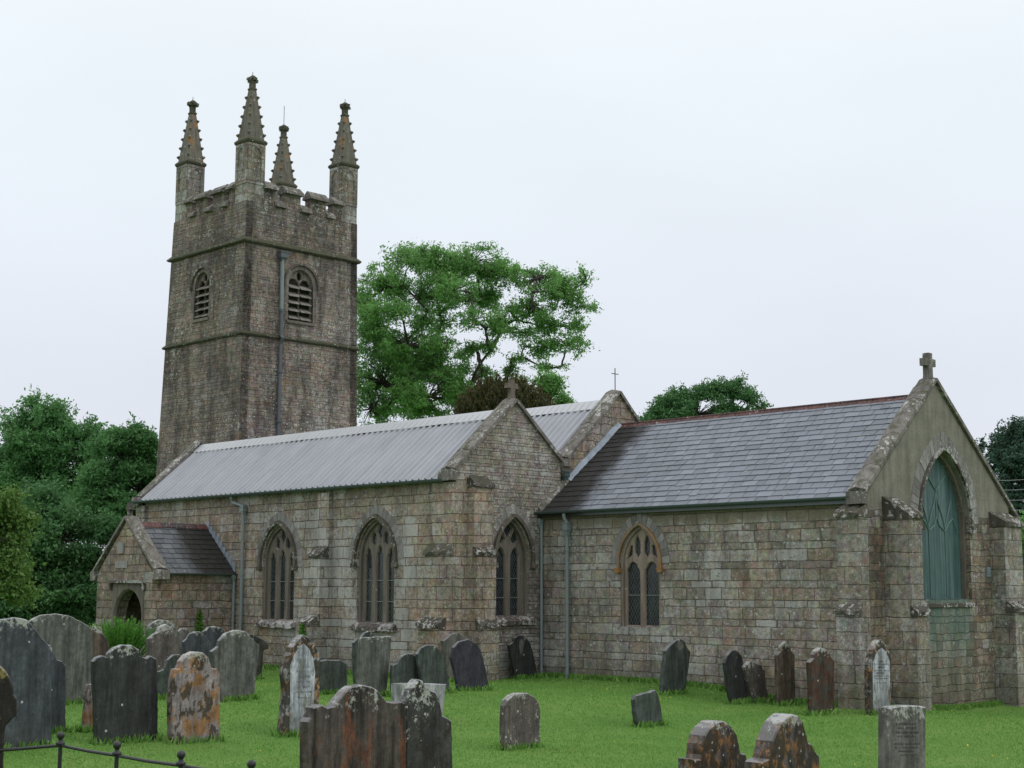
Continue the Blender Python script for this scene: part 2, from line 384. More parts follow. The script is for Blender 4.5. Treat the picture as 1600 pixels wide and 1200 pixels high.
def plainstone(name, c0, c1, pstretch=(1, 1, 1), toplich=.8, lich=.5, spots=.5, lc=LICH, orange=0., moss=0., streak=.3, sc=1., bumpd=.012, rough=.75, patchy=None, coord='pos', spec=.3):
    g = G(name)
    P = g.pos() if coord == 'pos' else g.n('TexCoord').outputs['Object']
    t = g.attr('tint')
    c0 = (c0[0], c0[1], c0[2]*1.08); c1 = (c1[0], c1[1], c1[2]*1.08)
    base = g.mix(t, c0, c1)
    n1 = g.noise(P, 3*sc, 6, .65); n2 = g.noise(P, 30*sc, 4, .7)
    col = g.scale(base, g.m('ADD', .55, g.m('MULTIPLY', g.m('ADD', n1, n2), .45)))
    st = g.noise(g.map(P, (7, 7, .7)), 1.3*sc, 4, .6)
    col = g.scale(col, g.step(st, .35, .6, 1-streak, 1.))
    if orange:
        o = g.step(g.noise(g.vm('ADD', P, (5.5, 1.2, 3.)), 2.4*sc, 5, .65), .62-.2*orange, .70-.16*orange)
        col = g.mix(g.m('MULTIPLY', o, .8), col, g.ramp(n2, [(.3, (.20, .085, .02)), (.6, (.36, .17, .045))]))
    if patchy:
        pc, pa = patchy
        o = g.step(g.noise(g.map(g.vm('ADD', P, (2.5, 7.2, .4)), pstretch), 3.2*sc, 6, .7), .66-.25*pa, .72-.25*pa)
        col = g.mix(g.m('MULTIPLY', o, .9), col, pc)
    if moss:
        nz_ = g.sep(g.n('NewGeometry').outputs['Normal'])[2]
        o = g.step(g.m('ADD', g.m('MULTIPLY', nz_, .45), g.noise(P, 5, 4, .7)), .82-.3*moss, .98-.3*moss)
        col = g.mix(g.m('MULTIPLY', o, .8), col, (.055, .06, .025))
    if coord == 'obj':
        gz = g.sep(g.n('TexCoord').outputs['Generated'])[2]; nn_ = g.noise(P, 11, 6, .8); n3 = g.noise(P, 2.6, 3)
        col = g.scale(col, g.step(g.noise(g.map(P, (9, 9, 1.6)), 1., 6, .75), .38, .62, .72, 1.15))
        col = g.scale(col, g.step(g.noise(P, 5.5, 6, .8), .34, .66, .68, 1.30))
        tm_ = g.step(g.m('ADD', gz, g.m('ADD', g.m('MULTIPLY', g.m('SUBTRACT', nn_, .5), .9), g.m('MULTIPLY', g.m('SUBTRACT', n3, .5), .7))), 1.02-.10*toplich, 1.10-.10*toplich)
        col = g.mix(g.m('MULTIPLY', tm_, .8), col, g.mix(n2, tuple(c*.7 for c in lc), lc))
        ft = g.step(g.m('ADD', gz, g.m('MULTIPLY', n3, .3)), .22, .5, .55, 0.)
        col = g.mix(ft, col, (.05, .06, .035))
        nz2 = g.sep(g.n('NewGeometry').outputs['True Normal'])[2]
        wet_sheen = g.step(nz2, .35, .7)
        rough = g.m('SUBTRACT', rough, g.m('MULTIPLY', wet_sheen, rough-.16)); spec = .3
        col = g.mix(g.m('MULTIPLY', wet_sheen, .35), col, (.30, .30, .31))  # sky reflection on wet tops painted into the colour of upward faces
    col, lm = lichen(g, P, col, lich, spots*(.35 if coord == 'obj' else 1), lc, sc*1.15)
    h = g.m('ADD', g.m('MULTIPLY', n1, .8), g.m('ADD', g.m('MULTIPLY', n2, .35), g.m('MULTIPLY', lm, .25)))
    return g.end(col, rough, g.bump(h, bumpd), spec)

def slate_mat(name, c0, c1, c2, stain=None, moss=.2):
    g = G(name); P = g.pos(); t = g.attr('tint')
    col = g.ramp(t, [(0, c0), (.35, c1), (.7, c1), (1, c2)])
    n = g.noise(P, 2.2, 5, .65); f = g.noise(g.map(P, (6, 6, 22)), 4, 4, .7)
    col = g.scale(col, g.m('ADD', .6, g.m('MULTIPLY', g.m('ADD', n, f), .4)))
    col, lm = lichen(g, P, col, .12, .12, (.33, .33, .28))
    mk = g.step(g.noise(P, 3.3, 5, .75), .66-.2*moss, .74-.2*moss)
    col = g.mix(g.m('MULTIPLY', mk, .55), col, (.085, .09, .045))
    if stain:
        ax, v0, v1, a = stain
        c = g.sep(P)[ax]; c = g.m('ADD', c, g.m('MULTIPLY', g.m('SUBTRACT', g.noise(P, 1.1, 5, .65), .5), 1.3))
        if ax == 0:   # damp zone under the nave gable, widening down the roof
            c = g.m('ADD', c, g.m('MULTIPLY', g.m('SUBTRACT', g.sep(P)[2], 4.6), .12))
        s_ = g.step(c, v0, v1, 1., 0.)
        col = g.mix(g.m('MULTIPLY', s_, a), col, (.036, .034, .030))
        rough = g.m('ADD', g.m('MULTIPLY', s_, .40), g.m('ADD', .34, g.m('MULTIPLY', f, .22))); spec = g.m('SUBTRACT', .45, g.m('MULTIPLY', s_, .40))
    else:
        rough = g.m('ADD', .34, g.m('MULTIPLY', f, .25)); spec = .5
    return g.end(col, rough, g.bump(g.m('ADD', f, g.m('MULTIPLY', n, .4)), .004), spec)

def simple(name, col, rough=.5, metal=0, nsc=8, var=.3, spec=.5, bump=.002, coord='pos'):
    g = G(name); P = g.pos() if coord == 'pos' else g.n('TexCoord').outputs['Object']
    n = g.noise(P, nsc, 5, .65)
    c = g.scale(g.mix(0., col, col), g.m('ADD', 1-var*.5, g.m('MULTIPLY', n, var)))
    return g.end(c, g.m('ADD', rough-.08, g.m('MULTIPLY', n, .16)), g.bump(n, bump), spec, metal)

def glass_mat(name, ax, line=(.085, .095, .098), base=(.008, .010, .012), sx=.085, sz=.15, wide=.11):
    g = G(name); x, y, z = g.sep(g.pos()); u = (x, y)[ax]
    a = g.m('ADD', g.m('DIVIDE', u, sx), g.m('DIVIDE', z, sz)); b = g.m('SUBTRACT', g.m('DIVIDE', u, sx), g.m('DIVIDE', z, sz))
    la = g.m('ABSOLUTE', g.m('SUBTRACT', g.m('FRACT', a), .5)); lb = g.m('ABSOLUTE', g.m('SUBTRACT', g.m('FRACT', b), .5))
    mk = g.m('LESS_THAN', g.m('MINIMUM', la, lb), wide*.5)
    wn_ = g.n('TexWhiteNoise'); wn_.noise_dimensions = '2D'; g.l(g.xyz(g.m('FLOOR', g.m('ADD', a, .5)), g.m('FLOOR', g.m('ADD', b, .5)), 0.), wn_.inputs['Vector'])
    tilt = g.bump(wn_.outputs[0], .004)
    c = g.mix(mk, g.mix(wn_.outputs[0], base, tuple(q*3.2 for q in base)), line)
    return g.end(c, g.m('ADD', .12, g.m('MULTIPLY', mk, .5)), tilt, .5)

M = {}
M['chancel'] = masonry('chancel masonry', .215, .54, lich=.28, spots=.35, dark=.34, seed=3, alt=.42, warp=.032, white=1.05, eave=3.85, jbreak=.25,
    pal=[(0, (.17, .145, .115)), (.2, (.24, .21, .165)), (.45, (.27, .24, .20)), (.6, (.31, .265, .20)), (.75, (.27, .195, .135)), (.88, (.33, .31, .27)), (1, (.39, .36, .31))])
M['east'] = masonry('east wall masonry', .19, .33, lich=.2, spots=.3, dark=.42, seed=9, alt=.35, warp=.085, white=.4, soft=.25, gab=4.02, green=(2.15, 4.4, -.2, 2.1),
    pal=[(0, (.12, .095, .075)), (.25, (.21, .17, .125)), (.5, (.25, .215, .17)), (.65, (.22, .13, .09)), (.8, (.29, .22, .14)), (1, (.33, .30, .26))])
def azone(g, x, y, z):
    a_ = g.m('MULTIPLY', g.step(x, -19., -16.5), g.step(x, -10.6, -11.4))
    return g.m('ADD', g.m('MULTIPLY', a_, g.step(z, 4.6, 3.7, 0., .34)), -.06)
M['aisle'] = masonry('aisle ashlar', .26, .55, lich=.35, spots=.55, dark=.30, seed=5, alt=.35, joint=.011, white=.9, spk=1.25, bumpd=.05, warp=.03, zone=azone,
    mortar=(.21, .16, .12), pal=[(0, (.21, .17, .125)), (.3, (.28, .235, .18)), (.5, (.26, .21, .165)), (.7, (.33, .28, .215)), (.83, (.31, .21, .14)), (1, (.36, .35, .31))])
M['gable'] = masonry('gable coursed rubble', .10, .40, lich=.42, spots=.5, dark=.32, seed=7, alt=.45, joint=.008, warp=.035, white=.9, spk=1.3, soft=.35,
    mortar=(.20, .17, .14), pal=[(0, (.19, .155, .125)), (.3, (.27, .235, .19)), (.55, (.31, .275, .225)), (.8, (.26, .20, .16)), (1, (.37, .34, .29))])
M['quoin'] = masonry('dressed buttress stone', .34, .8, lich=.45, spots=.6, dark=.3, seed=11, alt=.15, joint=.010, white=.75, soft=.55, warp=.035,
    mortar=(.19, .15, .12), pal=[(0, (.20, .17, .135)), (.4, (.265, .23, .185)), (.6, (.25, .20, .15)), (.8, (.285, .265, .23)), (1, (.32, .30, .26))])
def tzone(g, x, y, z):
    # heavy white lichen low on the east face, hardly any on the south face
    e_ = g.step(y, .9, 1.6, -.28, .08)
    return g.m('ADD', e_, g.m('MULTIPLY', g.step(z, 11.5, 8., 0., 1.), .12))
M['tower'] = masonry('tower rubble', .12, .34, lich=.34, spots=.85, dark=.52, seed=13, alt=.45, joint=.008, warp=.10, white=.75, spk=1.35, soft=.45, zone=tzone, jbreak=.0, whole=.10, bumpd=.05,
    mortar=(.145, .122, .105), pal=[(0, (.145, .12, .095)), (.3, (.215, .18, .145)), (.55, (.24, .20, .165)), (.75, (.21, .155, .125)), (1, (.30, .265, .225))])
M['towerq'] = masonry('tower pinnacle stone', .42, .9, lich=.5, spots=.8, dark=.45, white=1.0, seed=17, alt=.1, joint=.008,
    mortar=(.10, .09, .07), pal=[(0, (.16, .135, .105)), (.5, (.21, .18, .14)), (1, (.27, .25, .21))])
M['porch'] = masonry('porch masonry', .25, .5, lich=.18, spots=.35, dark=.32, seed=19, alt=.3, warp=.06, white=.4, soft=.5,
    mortar=(.17, .13, .10), pal=[(0, (.20, .155, .115)), (.4, (.26, .21, .155)), (.65, (.28, .185, .135)), (.85, (.29, .255, .20)), (1, (.37, .35, .31))])
M['spire'] = plainstone('weathered spirelet stone', (.13, .12, .09), (.17, .155, .115), lich=.3, spots=.6, orange=.25, streak=.35)
M['coping'] = plainstone('lichened coping', (.155, .14, .115), (.22, .20, .165), lich=.75, spots=.8, moss=.08, streak=.4, lc=(.50, .49, .46))
M['darkcap'] = plainstone('mossy weathering stone', (.075, .065, .05), (.13, .115, .09), lich=1.0, spots=.6, moss=.12, bumpd=.03, lc=(.50, .49, .47))
M['string'] = plainstone('mossy string course', (.06, .06, .035), (.10, .095, .06), lich=.35, spots=.4, moss=.45)
M['crossst'] = plainstone('worn brown cross stone', (.15, .12, .09), (.16, .13, .10), lich=.3, spots=.3, streak=.2)
M['sill'] = plainstone('lichen crusted sill', (.11, .09, .075), (.15, .125, .10), lich=1.25, spots=.8, lc=(.55, .52, .51), bumpd=.03)
M['vous'] = plainstone('arch stones', (.17, .155, .135), (.31, .295, .265), lich=.55, spots=.5, streak=.25, bumpd=.02)
M['vousred'] = plainstone('east arch stones', (.135, .115, .098), (.225, .19, .155), lich=.10, spots=.1, streak=.4)
M['frame'] = plainstone('window stone', (.155, .135, .105), (.195, .17, .13), lich=.10, spots=.12, streak=.35)
M['framep'] = plainstone('pink granite window stone', (.25, .20, .152), (.31, .245, .185), lich=.15, spots=.15, streak=.35)
M['hood'] = plainstone('hood mould', (.10, .085, .065), (.14, .12, .09), lich=.75, spots=.6)
M['hoodor'] = plainstone('orange lichened hood mould', (.24, .18, .12), (.28, .21, .14), lich=.05, spots=.05, orange=.9)
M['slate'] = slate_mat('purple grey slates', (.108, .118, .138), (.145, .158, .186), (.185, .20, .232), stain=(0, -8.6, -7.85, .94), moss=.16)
M['slatep'] = slate_mat('dark porch slates', (.062, .068, .075), (.085, .092, .10), (.11, .118, .126), stain=(1, -3.95, -4.55, .9), moss=.2)
def roofsheet():
    g = G('grey coated roof sheet'); P = g.pos(); x, y, z = g.sep(P)
    n = g.noise(P, 1.1, 5, .6); st = g.noise(g.map(P, (5, .5, .5)), 1., 5, .7); f = g.noise(P, 30, 3, .7)
    c = g.scale(g.mix(0., (.345, .355, .385), (.345, .355, .385)), g.m('ADD', .86, g.m('MULTIPLY', n, .26)))
    c = g.scale(c, g.step(st, .3, .6, .86, 1.03))
    lap = g.m('LESS_THAN', g.m('ABSOLUTE', g.m('SUBTRACT', g.m('FRACT', g.m('DIVIDE', g.m('ADD', x, 50.), .968)), .5)), .008)
    c = g.scale(c, g.m('SUBTRACT', 1., g.m('MULTIPLY', lap, .3)))
    mk = g.m('MULTIPLY', g.step(g.noise(P, 4, 6, .8), .60, .70), .25)
    c = g.mix(mk, c, (.16, .155, .13))
    return g.end(c, g.m('ADD', .38, g.m('MULTIPLY', f, .2)), g.bump(n, .01), .4)
M['metal'] = roofsheet()
M['metalcap'] = simple('pale roof flashing', (.42, .425, .44), .34, 0, 1.2, .16, .5)
M['lead'] = simple('lead flashing', (.27, .31, .37), .5, 0, 5, 1.1, .5, .02)
M['green'] = simple('green painted iron', (.068, .098, .098), .42, 0, 7, .6)
M['greyp'] = simple('grey green painted pipe', (.19, .225, .23), .45, 0, 5, .4)
M['darkp'] = simple('dark iron pipe', (.085, .095, .11), .45, 0, 5, .4)
M['terra'] = plainstone('red ridge tile', (.055, .045, .045), (.16, .075, .06), lich=.35, spots=.3, streak=.5, sc=1.6)
M['iron'] = simple('black wrought iron', (.022, .02, .024), .42, .2, 12, .7)
M['rodm'] = simple('rusty cross metal', (.10, .075, .07), .5, .3, 12, .5)
M['dark'] = simple('painted interior shade', (.05, .045, .04), .8)  # flat dark colour standing in for shade inside porch, recesses and belfry
M['glassx'] = glass_mat('leaded glass south', 0)
M['glassy'] = glass_mat('leaded glass east', 1)
M['louvre'] = plainstone('slate louvre', (.26, .24, .19), (.31, .28, .23), lich=.1, spots=.1, streak=.5)
def teal():
    g = G('teal window guard'); P = g.pos()
    st = g.noise(g.map(P, (1, 9, .35)), 1.1, 6, .65); m = g.noise(P, 2, 4)
    c = g.ramp(st, [(.3, (.022, .055, .058)), (.5, (.06, .125, .125)), (.68, (.15, .235, .24))])
    c = g.scale(c, g.m('ADD', .7, g.m('MULTIPLY', m, .6)))
    return g.end(c, .38, g.bump(m, .02), .5, alpha=.78)
M['teal'] = teal()

# ------------------------------------------------------------------ ground
def ground_mesh():
    n = 170; tt = np.linspace(-1, 1, n)
    ax = np.sign(tt)*(np.abs(tt)**3.2)*900+tt*26
    X, Y = np.meshgrid(ax-6, ax-8)
    vs = [(x, y, ground(x, y)+.02*math.sin(x*1.3)*math.sin(y*1.1)) for x, y in zip(X.ravel(), Y.ravel())]
    fs = [(j*n+i, j*n+i+1, (j+1)*n+i+1, (j+1)*n+i) for j in range(n-1) for i in range(n-1)]
    g = G('churchyard turf'); P = g.pos()
    a = g.noise(P, .35, 5, .6); b = g.noise(P, 2.5, 5, .7); c = g.noise(P, 30, 3, .7)
    col = g.ramp(a, [(.3, (.09, .20, .04)), (.5, (.13, .25, .052)), (.7, (.18, .28, .07))])
    col = g.mix(g.m('MULTIPLY', g.step(b, .55, .75), .5), col, (.15, .19, .055))
    col = g.scale(col, g.m('ADD', .55, g.m('MULTIPLY', g.m('ADD', b, c), .45)))
    mat = g.end(col, .9, g.bump(g.m('ADD', b, c), .05), .15)
    m = MB(); m.add(vs, fs, .5); o = m.obj('ground', mat, smooth=True); o['kind'] = 'structure'
ground_mesh()

# ------------------------------------------------------------------ church
CH = thing('church', 'grey stone parish church with pinnacled west tower, metal aisle roofs and slate chancel', 'church', (-12, 1, 0))
XE, L0 = 0., -9.6          # chancel east face, nave and aisle east face
X, Y_, Z_ = (1, 0, 0), (0, 1, 0), (0, 0, 1)
SN, EN, NN, WN = (0, -1, 0), (1, 0, 0), (0, 1, 0), (-1, 0, 0)
RW, RE = 3.04, 3.04        # chancel ridge line
ZB = -.8

def window(kind, cx, a, z0, zs, h, plane, lights, tracery, frame, glass, O, U, N, hood=None, vous=None, hoodm='hood', cham=.03, sill=True, rec=.20, back=.30, bars=0, plain=False):
    """tracery plate recessed in the wall opening, glass behind, hood mould in front"""
    out_ = opening(cx, a+.02, z0-.02, zs, h, 12, 0)
    w = MB(); w.plate(out_, lights+tracery, Vector(O)-Vector(N)*rec, U, N, .10, .5, cham=cham)
    wo = w.obj('window', M[frame], CH, label=kind)
    # moulded inner order round the opening
    w = MB(); w.band([(cx-a+.07, z0)]+arch(cx, a-.07, zs, h-.08, 0, 12)+[(cx+a-.07, z0)], [(cx-a-.01, z0)]+arch(cx, a+.01, zs, h+.02, 0, 12)+[(cx+a+.01, z0)], O, U, N, -rec-.02, -rec*.45, tint=.5)
    w.obj('jamb_moulding', M[frame], wo)
    g_ = MB(); g_.plate(opening(cx, a, z0, zs, h, 12), [], Vector(O)-Vector(N)*(rec+.07), U, N, .01, .5)
    g_.obj('glass', M['dark' if plain else glass], wo)
    if bars:
        b_ = MB(); Ov = Vector(O); Uv = Vector(U); Nv = Vector(N)
        for k in range(bars):
            zz = z0+(zs-z0)*(k+1)/(bars+1)
            b_.tube([Ov+Uv*(cx-a+.05)+Vector((0, 0, zz))-Nv*(rec+.03), Ov+Uv*(cx+a-.05)+Vector((0, 0, zz))-Nv*(rec+.03)], .009, 5)
        b_.obj('saddle_bars', M['greyp'], wo)
    if vous:
        v_ = MB(); o0, o1, nv = vous
        v_.band(arch(cx, a, zs, h, o0, 14), arch(cx, a, zs, h, o1, 14), O, U, N, -.05, .012, nv)
        v_.obj('arch_ring', M['vousred' if glass == 'teal' else 'vous'], wo)
    if hood:
        v_ = MB(); o0, o1, pr = hood
        v_.band([(cx-a-o0, zs-.12)]+arch(cx, a, zs, h, o0, 14)+[(cx+a+o0, zs-.12)], [(cx-a-o1, zs-.12)]+arch(cx, a, zs, h, o1, 14)+[(cx+a+o1, zs-.12)], O, U, N, -.03, pr, 11, .004)
        Ov = Vector(O); Uv = Vector(U); Nv = Vector(N)
        for sgn in (-1, 1):
            c = Ov+Uv*(cx+sgn*(a+(o0+o1)/2))+Vector((0, 0, zs-.16))+Nv*pr*.6
            v_.box(c-Vector((.07, .07, .06)), c+Vector((.07, .07, .06)), jit=.012)
        v_.obj('hood_mould', M[hoodm], wo)
    if sill:
        s_ = MB(); Ov = Vector(O); Uv = Vector(U); Nv = Vector(N); n = 14; rings = []
        for k in range(n+1):
            u = cx-a-.12+(2*a+.24)*k/n; j = lambda: random.uniform(-.018, .018)
            p = Ov+Uv*u+Vector((0, 0, z0))
            rings.append([p-Nv*.25+Vector((0, 0, .02)), p-Nv*.02+Vector((0, 0, .0+j())), p+Nv*(.14+j())+Vector((0, 0, -.10+j())), p+Nv*(.13+j())+Vector((0, 0, -.2+j())), p-Nv*.25+Vector((0, 0, -.2))])
        s_.loft(rings); s_.obj('sill', M['sill'], wo)
    return wo

def three_light(cx, a, z0, zs, h):
    xs = [cx-.455, cx, cx+.455]; w = .115
    L = [light(xs[0], w, z0+.03, zs+.02, .26, .3), light(xs[1], w, z0+.03, zs+.06, .28, .3), light(xs[2], w, z0+.03, zs+.02, .26, .3)]
    T = [drop(cx-.25, .085, zs+.36, zs+.70), drop(cx+.25, .085, zs+.36, zs+.70), [(cx, zs+.50), (cx+.11, zs+.70), (cx, zs+.92), (cx-.11, zs+.70)]]
    return L, T

def gable_poly(y0, y1, zb, ze0, yr, zr, ze1):
    return [(y0, zb), (y1, zb), (y1, ze1), (yr, zr), (y0, ze0)]

# --- chancel walls
hole = opening(-6.30, .63, 1.42, 2.93, .92, 12)
w = MB(); w.plate([(-9.8, ZB), (0, ZB), (0, 4.28), (-9.8, 4.28)], [hole], (0, 0, 0), X, SN, .55, .5)
w.obj('chancel_wall', M['chancel'], CH)
ehole = opening(3.27, 1.10, 2.12, 3.85, 1.62, 14)
w = MB(); w.plate([(0.02, ZB), (6.3, ZB), (6.3, 4.3), (3.04, 6.98), (.02, 4.36)], [ehole], (0.003, 0, 0), Y_, EN, .55, .5)
w.obj('chancel_east_wall', M['east'], CH, label='east wall of rubble below a rendered tan gable')
w = MB(); w.plate([(-9.8, ZB), (0, ZB), (0, 4.2), (-9.8, 4.2)], [], (0, 6.3, 0), X, NN, .5, .5)
w.obj('chancel_wall', M['chancel'], CH)
# chancel south window
cx = -6.30
lights_ = [light(cx-.29, .205, 1.46, 2.70, .27, .2), light(cx+.29, .205, 1.46, 2.70, .27, .2)]
tr_ = [drop(cx-.15, .085, 3.07, 3.60), drop(cx+.15, .085, 3.07, 3.60), [(cx-.47, 3.06), (cx-.32, 3.14), (cx-.31, 3.36), (cx-.37, 3.36)], [(cx+.47, 3.06), (cx+.37, 3.36), (cx+.31, 3.36), (cx+.32, 3.14)]]
window('two light window in pinkish stone with orange lichen on its hood', cx, .63, 1.42, 2.93, .92, None, lights_, tr_, 'framep', 'glassx', (0, 0, 0), X, SN, hood=(.0, .07, .05), vous=(.075, .30, 17), hoodm='hoodor', sill=False, rec=.09, bars=1, cham=.018)
# east window behind a teal guard sheet
cy = 3.27
w_ = .56
L3 = [light(cy-.69, .26, 2.2, 3.55, .40, .1), light(cy, .26, 2.2, 3.55, .40, .1), light(cy+.69, .26, 2.2, 3.55, .40, .1)]
T3 = [drop(cy-.345, .22, 3.86, 4.86), drop(cy+.345, .22, 3.86, 4.86), [(cy, 4.74), (cy+.20, 4.98), (cy, 5.30), (cy-.20, 4.98)], [(cy-.98, 3.72), (cy-.84, 4.05), (cy-.74, 4.30), (cy-.92, 4.12)], [(cy+.98, 3.72), (cy+.92, 4.12), (cy+.74, 4.30), (cy+.84, 4.05)]]
ew = window('tall pointed window behind a teal translucent guard', cy, 1.10, 2.12, 3.85, 1.62, None, L3, T3, 'frame', 'glassy', (0, 0, 0), Y_, EN, hood=(.02, .09, .07), vous=(.10, .42, 27), hoodm='darkcap', sill=False, rec=.26, plain=True)
w = MB(); w.plate(opening(cy, 1.06, 2.1, 3.85, 1.56, 14), [], (-.225, 0, 0), Y_, EN, .006, .5, back=False); w.obj('guard_sheet', M['teal'], ew)
w = MB(); c_ = 3.27
for pth in ([(c_-.43, 4.93), (c_-.2, 4.76), (c_, 4.56), (c_+.2, 4.76), (c_+.43, 4.93)], [(c_-.36, 2.15), (c_-.36, 3.72), (c_-.26, 4.0), (c_-.08, 4.3), (c_, 4.56)], [(c_+.36, 2.15), (c_+.36, 3.72), (c_+.26, 4.0), (c_+.08, 4.3), (c_, 4.56)],
            [(c_-.36, 3.72), (c_-.48, 4.0), (c_-.66, 4.36)], [(c_+.36, 3.72), (c_+.48, 4.0), (c_+.66, 4.36)], [(c_, 4.56), (c_, 3.98), (c_-.12, 3.78), (c_-.33, 3.66)], [(c_, 3.98), (c_+.12, 3.78), (c_+.33, 3.66)], [(c_-.36, 3.66), (c_-.55, 3.86), (c_-.72, 3.95), (c_-.95, 3.62)], [(c_+.36, 3.66), (c_+.55, 3.86), (c_+.72, 3.95), (c_+.95, 3.62)]):
    w.tube([(-.215, a, b) for a, b in pth], .017, 6)
w.obj('guard_frame', simple('pale green frame', (.115, .185, .178), .6), ew)
w = MB(); w.add([(-.3, 2.15, 2.14), (-.3, 4.39, 2.14), (.05, 4.39, 2.02), (.05, 2.15, 2.02), (.05, 4.39, 1.94), (.05, 2.15, 1.94)], [(0, 1, 2, 3), (3, 2, 4, 5)], .2); w.obj('sill', M['darkcap'], ew)

def buttress(stages, mat='quoin'):
    """stages: list of (x0,y0,x1,y1,z0,z1) boxes plus sloping caps"""
    w = MB(); caps = []
    for (x0, y0, x1, y1, z0, z1, cap) in stages:
        w.box((x0, y0, z0), (x1, y1, z1))
        if cap:
            d, back, rise = cap      # outward direction, inner depth, rise
            o = .025
            def ring(k):
                j = lambda s=.028: random.uniform(-s, s)
                if d == 'S':
                    x = x0-o+(x1-x0+2*o)*k/6
                    return [(x, y0-.045+j(), z1-.05+j(.015)), (x, y0-.05+j(), z1+.035+j()), (x, (y0+y1-back)/2+j(), z1+.06+rise*.5+j()), (x, y1-back, z1+rise+.05), (x, y1-back, z1-.07)]
                y = y0-o+(y1-y0+2*o)*k/6
                return [(x1+.045+j(), y, z1-.05+j(.015)), (x1+.05+j(), y, z1+.035+j()), ((x1+x0+back)/2+j(), y, z1+.06+rise*.5+j()), (x0+back, y, z1+rise+.05), (x0+back, y, z1-.07)]
            c = MB(); c.loft([ring(k) for k in range(7)]); caps.append(c)
    b = w.obj('buttress', M[mat], CH)
    for c in caps: c.obj('weathered_cap', M['darkcap'], b)
# aisle buttresses (south side), east pair, chancel pair
def sb(x0, x1, yw, pr, zs_, mat='aisle'):
    st = []; z0 = ZB
    for i, (p, z) in enumerate(zip(pr, zs_)):
        nx = pr[i+1] if i+1 < len(pr) else 0.0
        st.append((x0+.002*i, yw-p, x1-.002*i, yw-.0, z0, z, ('S', nx-.02 if i+1 < len(pr) else 0, (p-nx)*.5+.08) if z < 4.4 else None)); z0 = z-.05
    buttress(st, mat)
def eb(y0, y1, xw, pr, zs_, mat='quoin'):
    st = []; z0 = ZB
    for i, (p, z) in enumerate(zip(pr, zs_)):
        nx = pr[i+1] if i+1 < len(pr) else 0.0
        st.append((xw, y0+.002*i, xw+p, y1-.002*i, z0, z, ('E', nx-.02 if i+1 < len(pr) else 0, (p-nx)*.5+.08))); z0 = z-.05
    buttress(st, mat)
sb(-14.92, -14.42, -3.0, (.62, .40, .14), (1.42, 3.18, 4.84))
sb(-10.34, -9.594, -3.0, (.52, .33, .10), (1.42, 3.18, 4.90))
sb(-24.25, -23.75, -3.0, (.45, .3, .12), (1.4, 3.1, 4.84))
eb(-2.62, -1.96, L0, (.46, .36, .26), (1.42, 3.16, 4.84), 'aisle')
w = MB(); w.box((L0, -2.998, ZB), (L0+.012, -2.622, 5.05)); w.obj('corner_stones', M['aisle'], CH)
sb(-.55, .006, 0, (.44, .34), (1.86, 3.90), 'quoin')
eb(.62, 1.14, XE, (.72, .62), (1.84, 3.88))
eb(5.33, 6.20, XE, (.55, .36), (1.86, 3.86))
# small wall vent
w = MB(); w.box((.0, 5.06, 2.62), (.03, 5.24, 2.86)); v = w.obj('wall_vent', M['greyp'], CH)
w = MB()
for k in range(5): w.box((.03, 5.07, 2.645+k*.045), (.045, 5.23, 2.665+k*.045))
w.obj('vent_slat', M['lead'], v)

# --- slate roofs: every slate laid as its own thin tilted slab
def slates(o, u, up, length, height, gauge, wmin, wmax, th=.013, seed=1):
    o = Vector(o); u = Vector(u).normalized(); up = Vector(up).normalized(); n = u.cross(up).normalized()
    if n.z < 0: n = -n
    rnd = random.Random(seed); m = MB(); rows = int(height/gauge)
    for r in range(rows+1):
        x = -rnd.random()*wmax; s0 = r*height/(rows+.0001)
        if s0 > height-.02: break
        ht = min(gauge*1.9, height-s0+.02)
        while x < length:
            wd = rnd.uniform(wmin, wmax); x0 = max(0, x); x1 = min(length, x+wd-.014)
            if x1-x0 > .03:
                a = rnd.uniform(-.004, .004); b = rnd.uniform(-.003, .004); sl = rnd.uniform(-.012, .012) if rnd.random() < .35 else 0
                if rnd.random() < .015: sl -= .05
                lift = th*1.0+.006
                P = lambda xx, ss, nn: o+u*xx+up*ss+n*nn
                v0 = [P(x0, s0+a+sl, lift+th+b), P(x1, s0-a+sl, lift+th+b), P(x1, s0+ht, .004), P(x0, s0+ht, .004),
                      P(x0, s0+a+sl, lift+b), P(x1, s0-a+sl, lift+b)]
                m.add(v0, [(0, 1, 2, 3), (4, 5, 1, 0), (0, 3, 4), (1, 5, 2)], rnd.random())
            x += wd
    return m
eS = Vector((0, -.14, 4.24)); eN = Vector((0, 6.46, 4.16)); rdg = Vector((0, 3.04, 6.74))
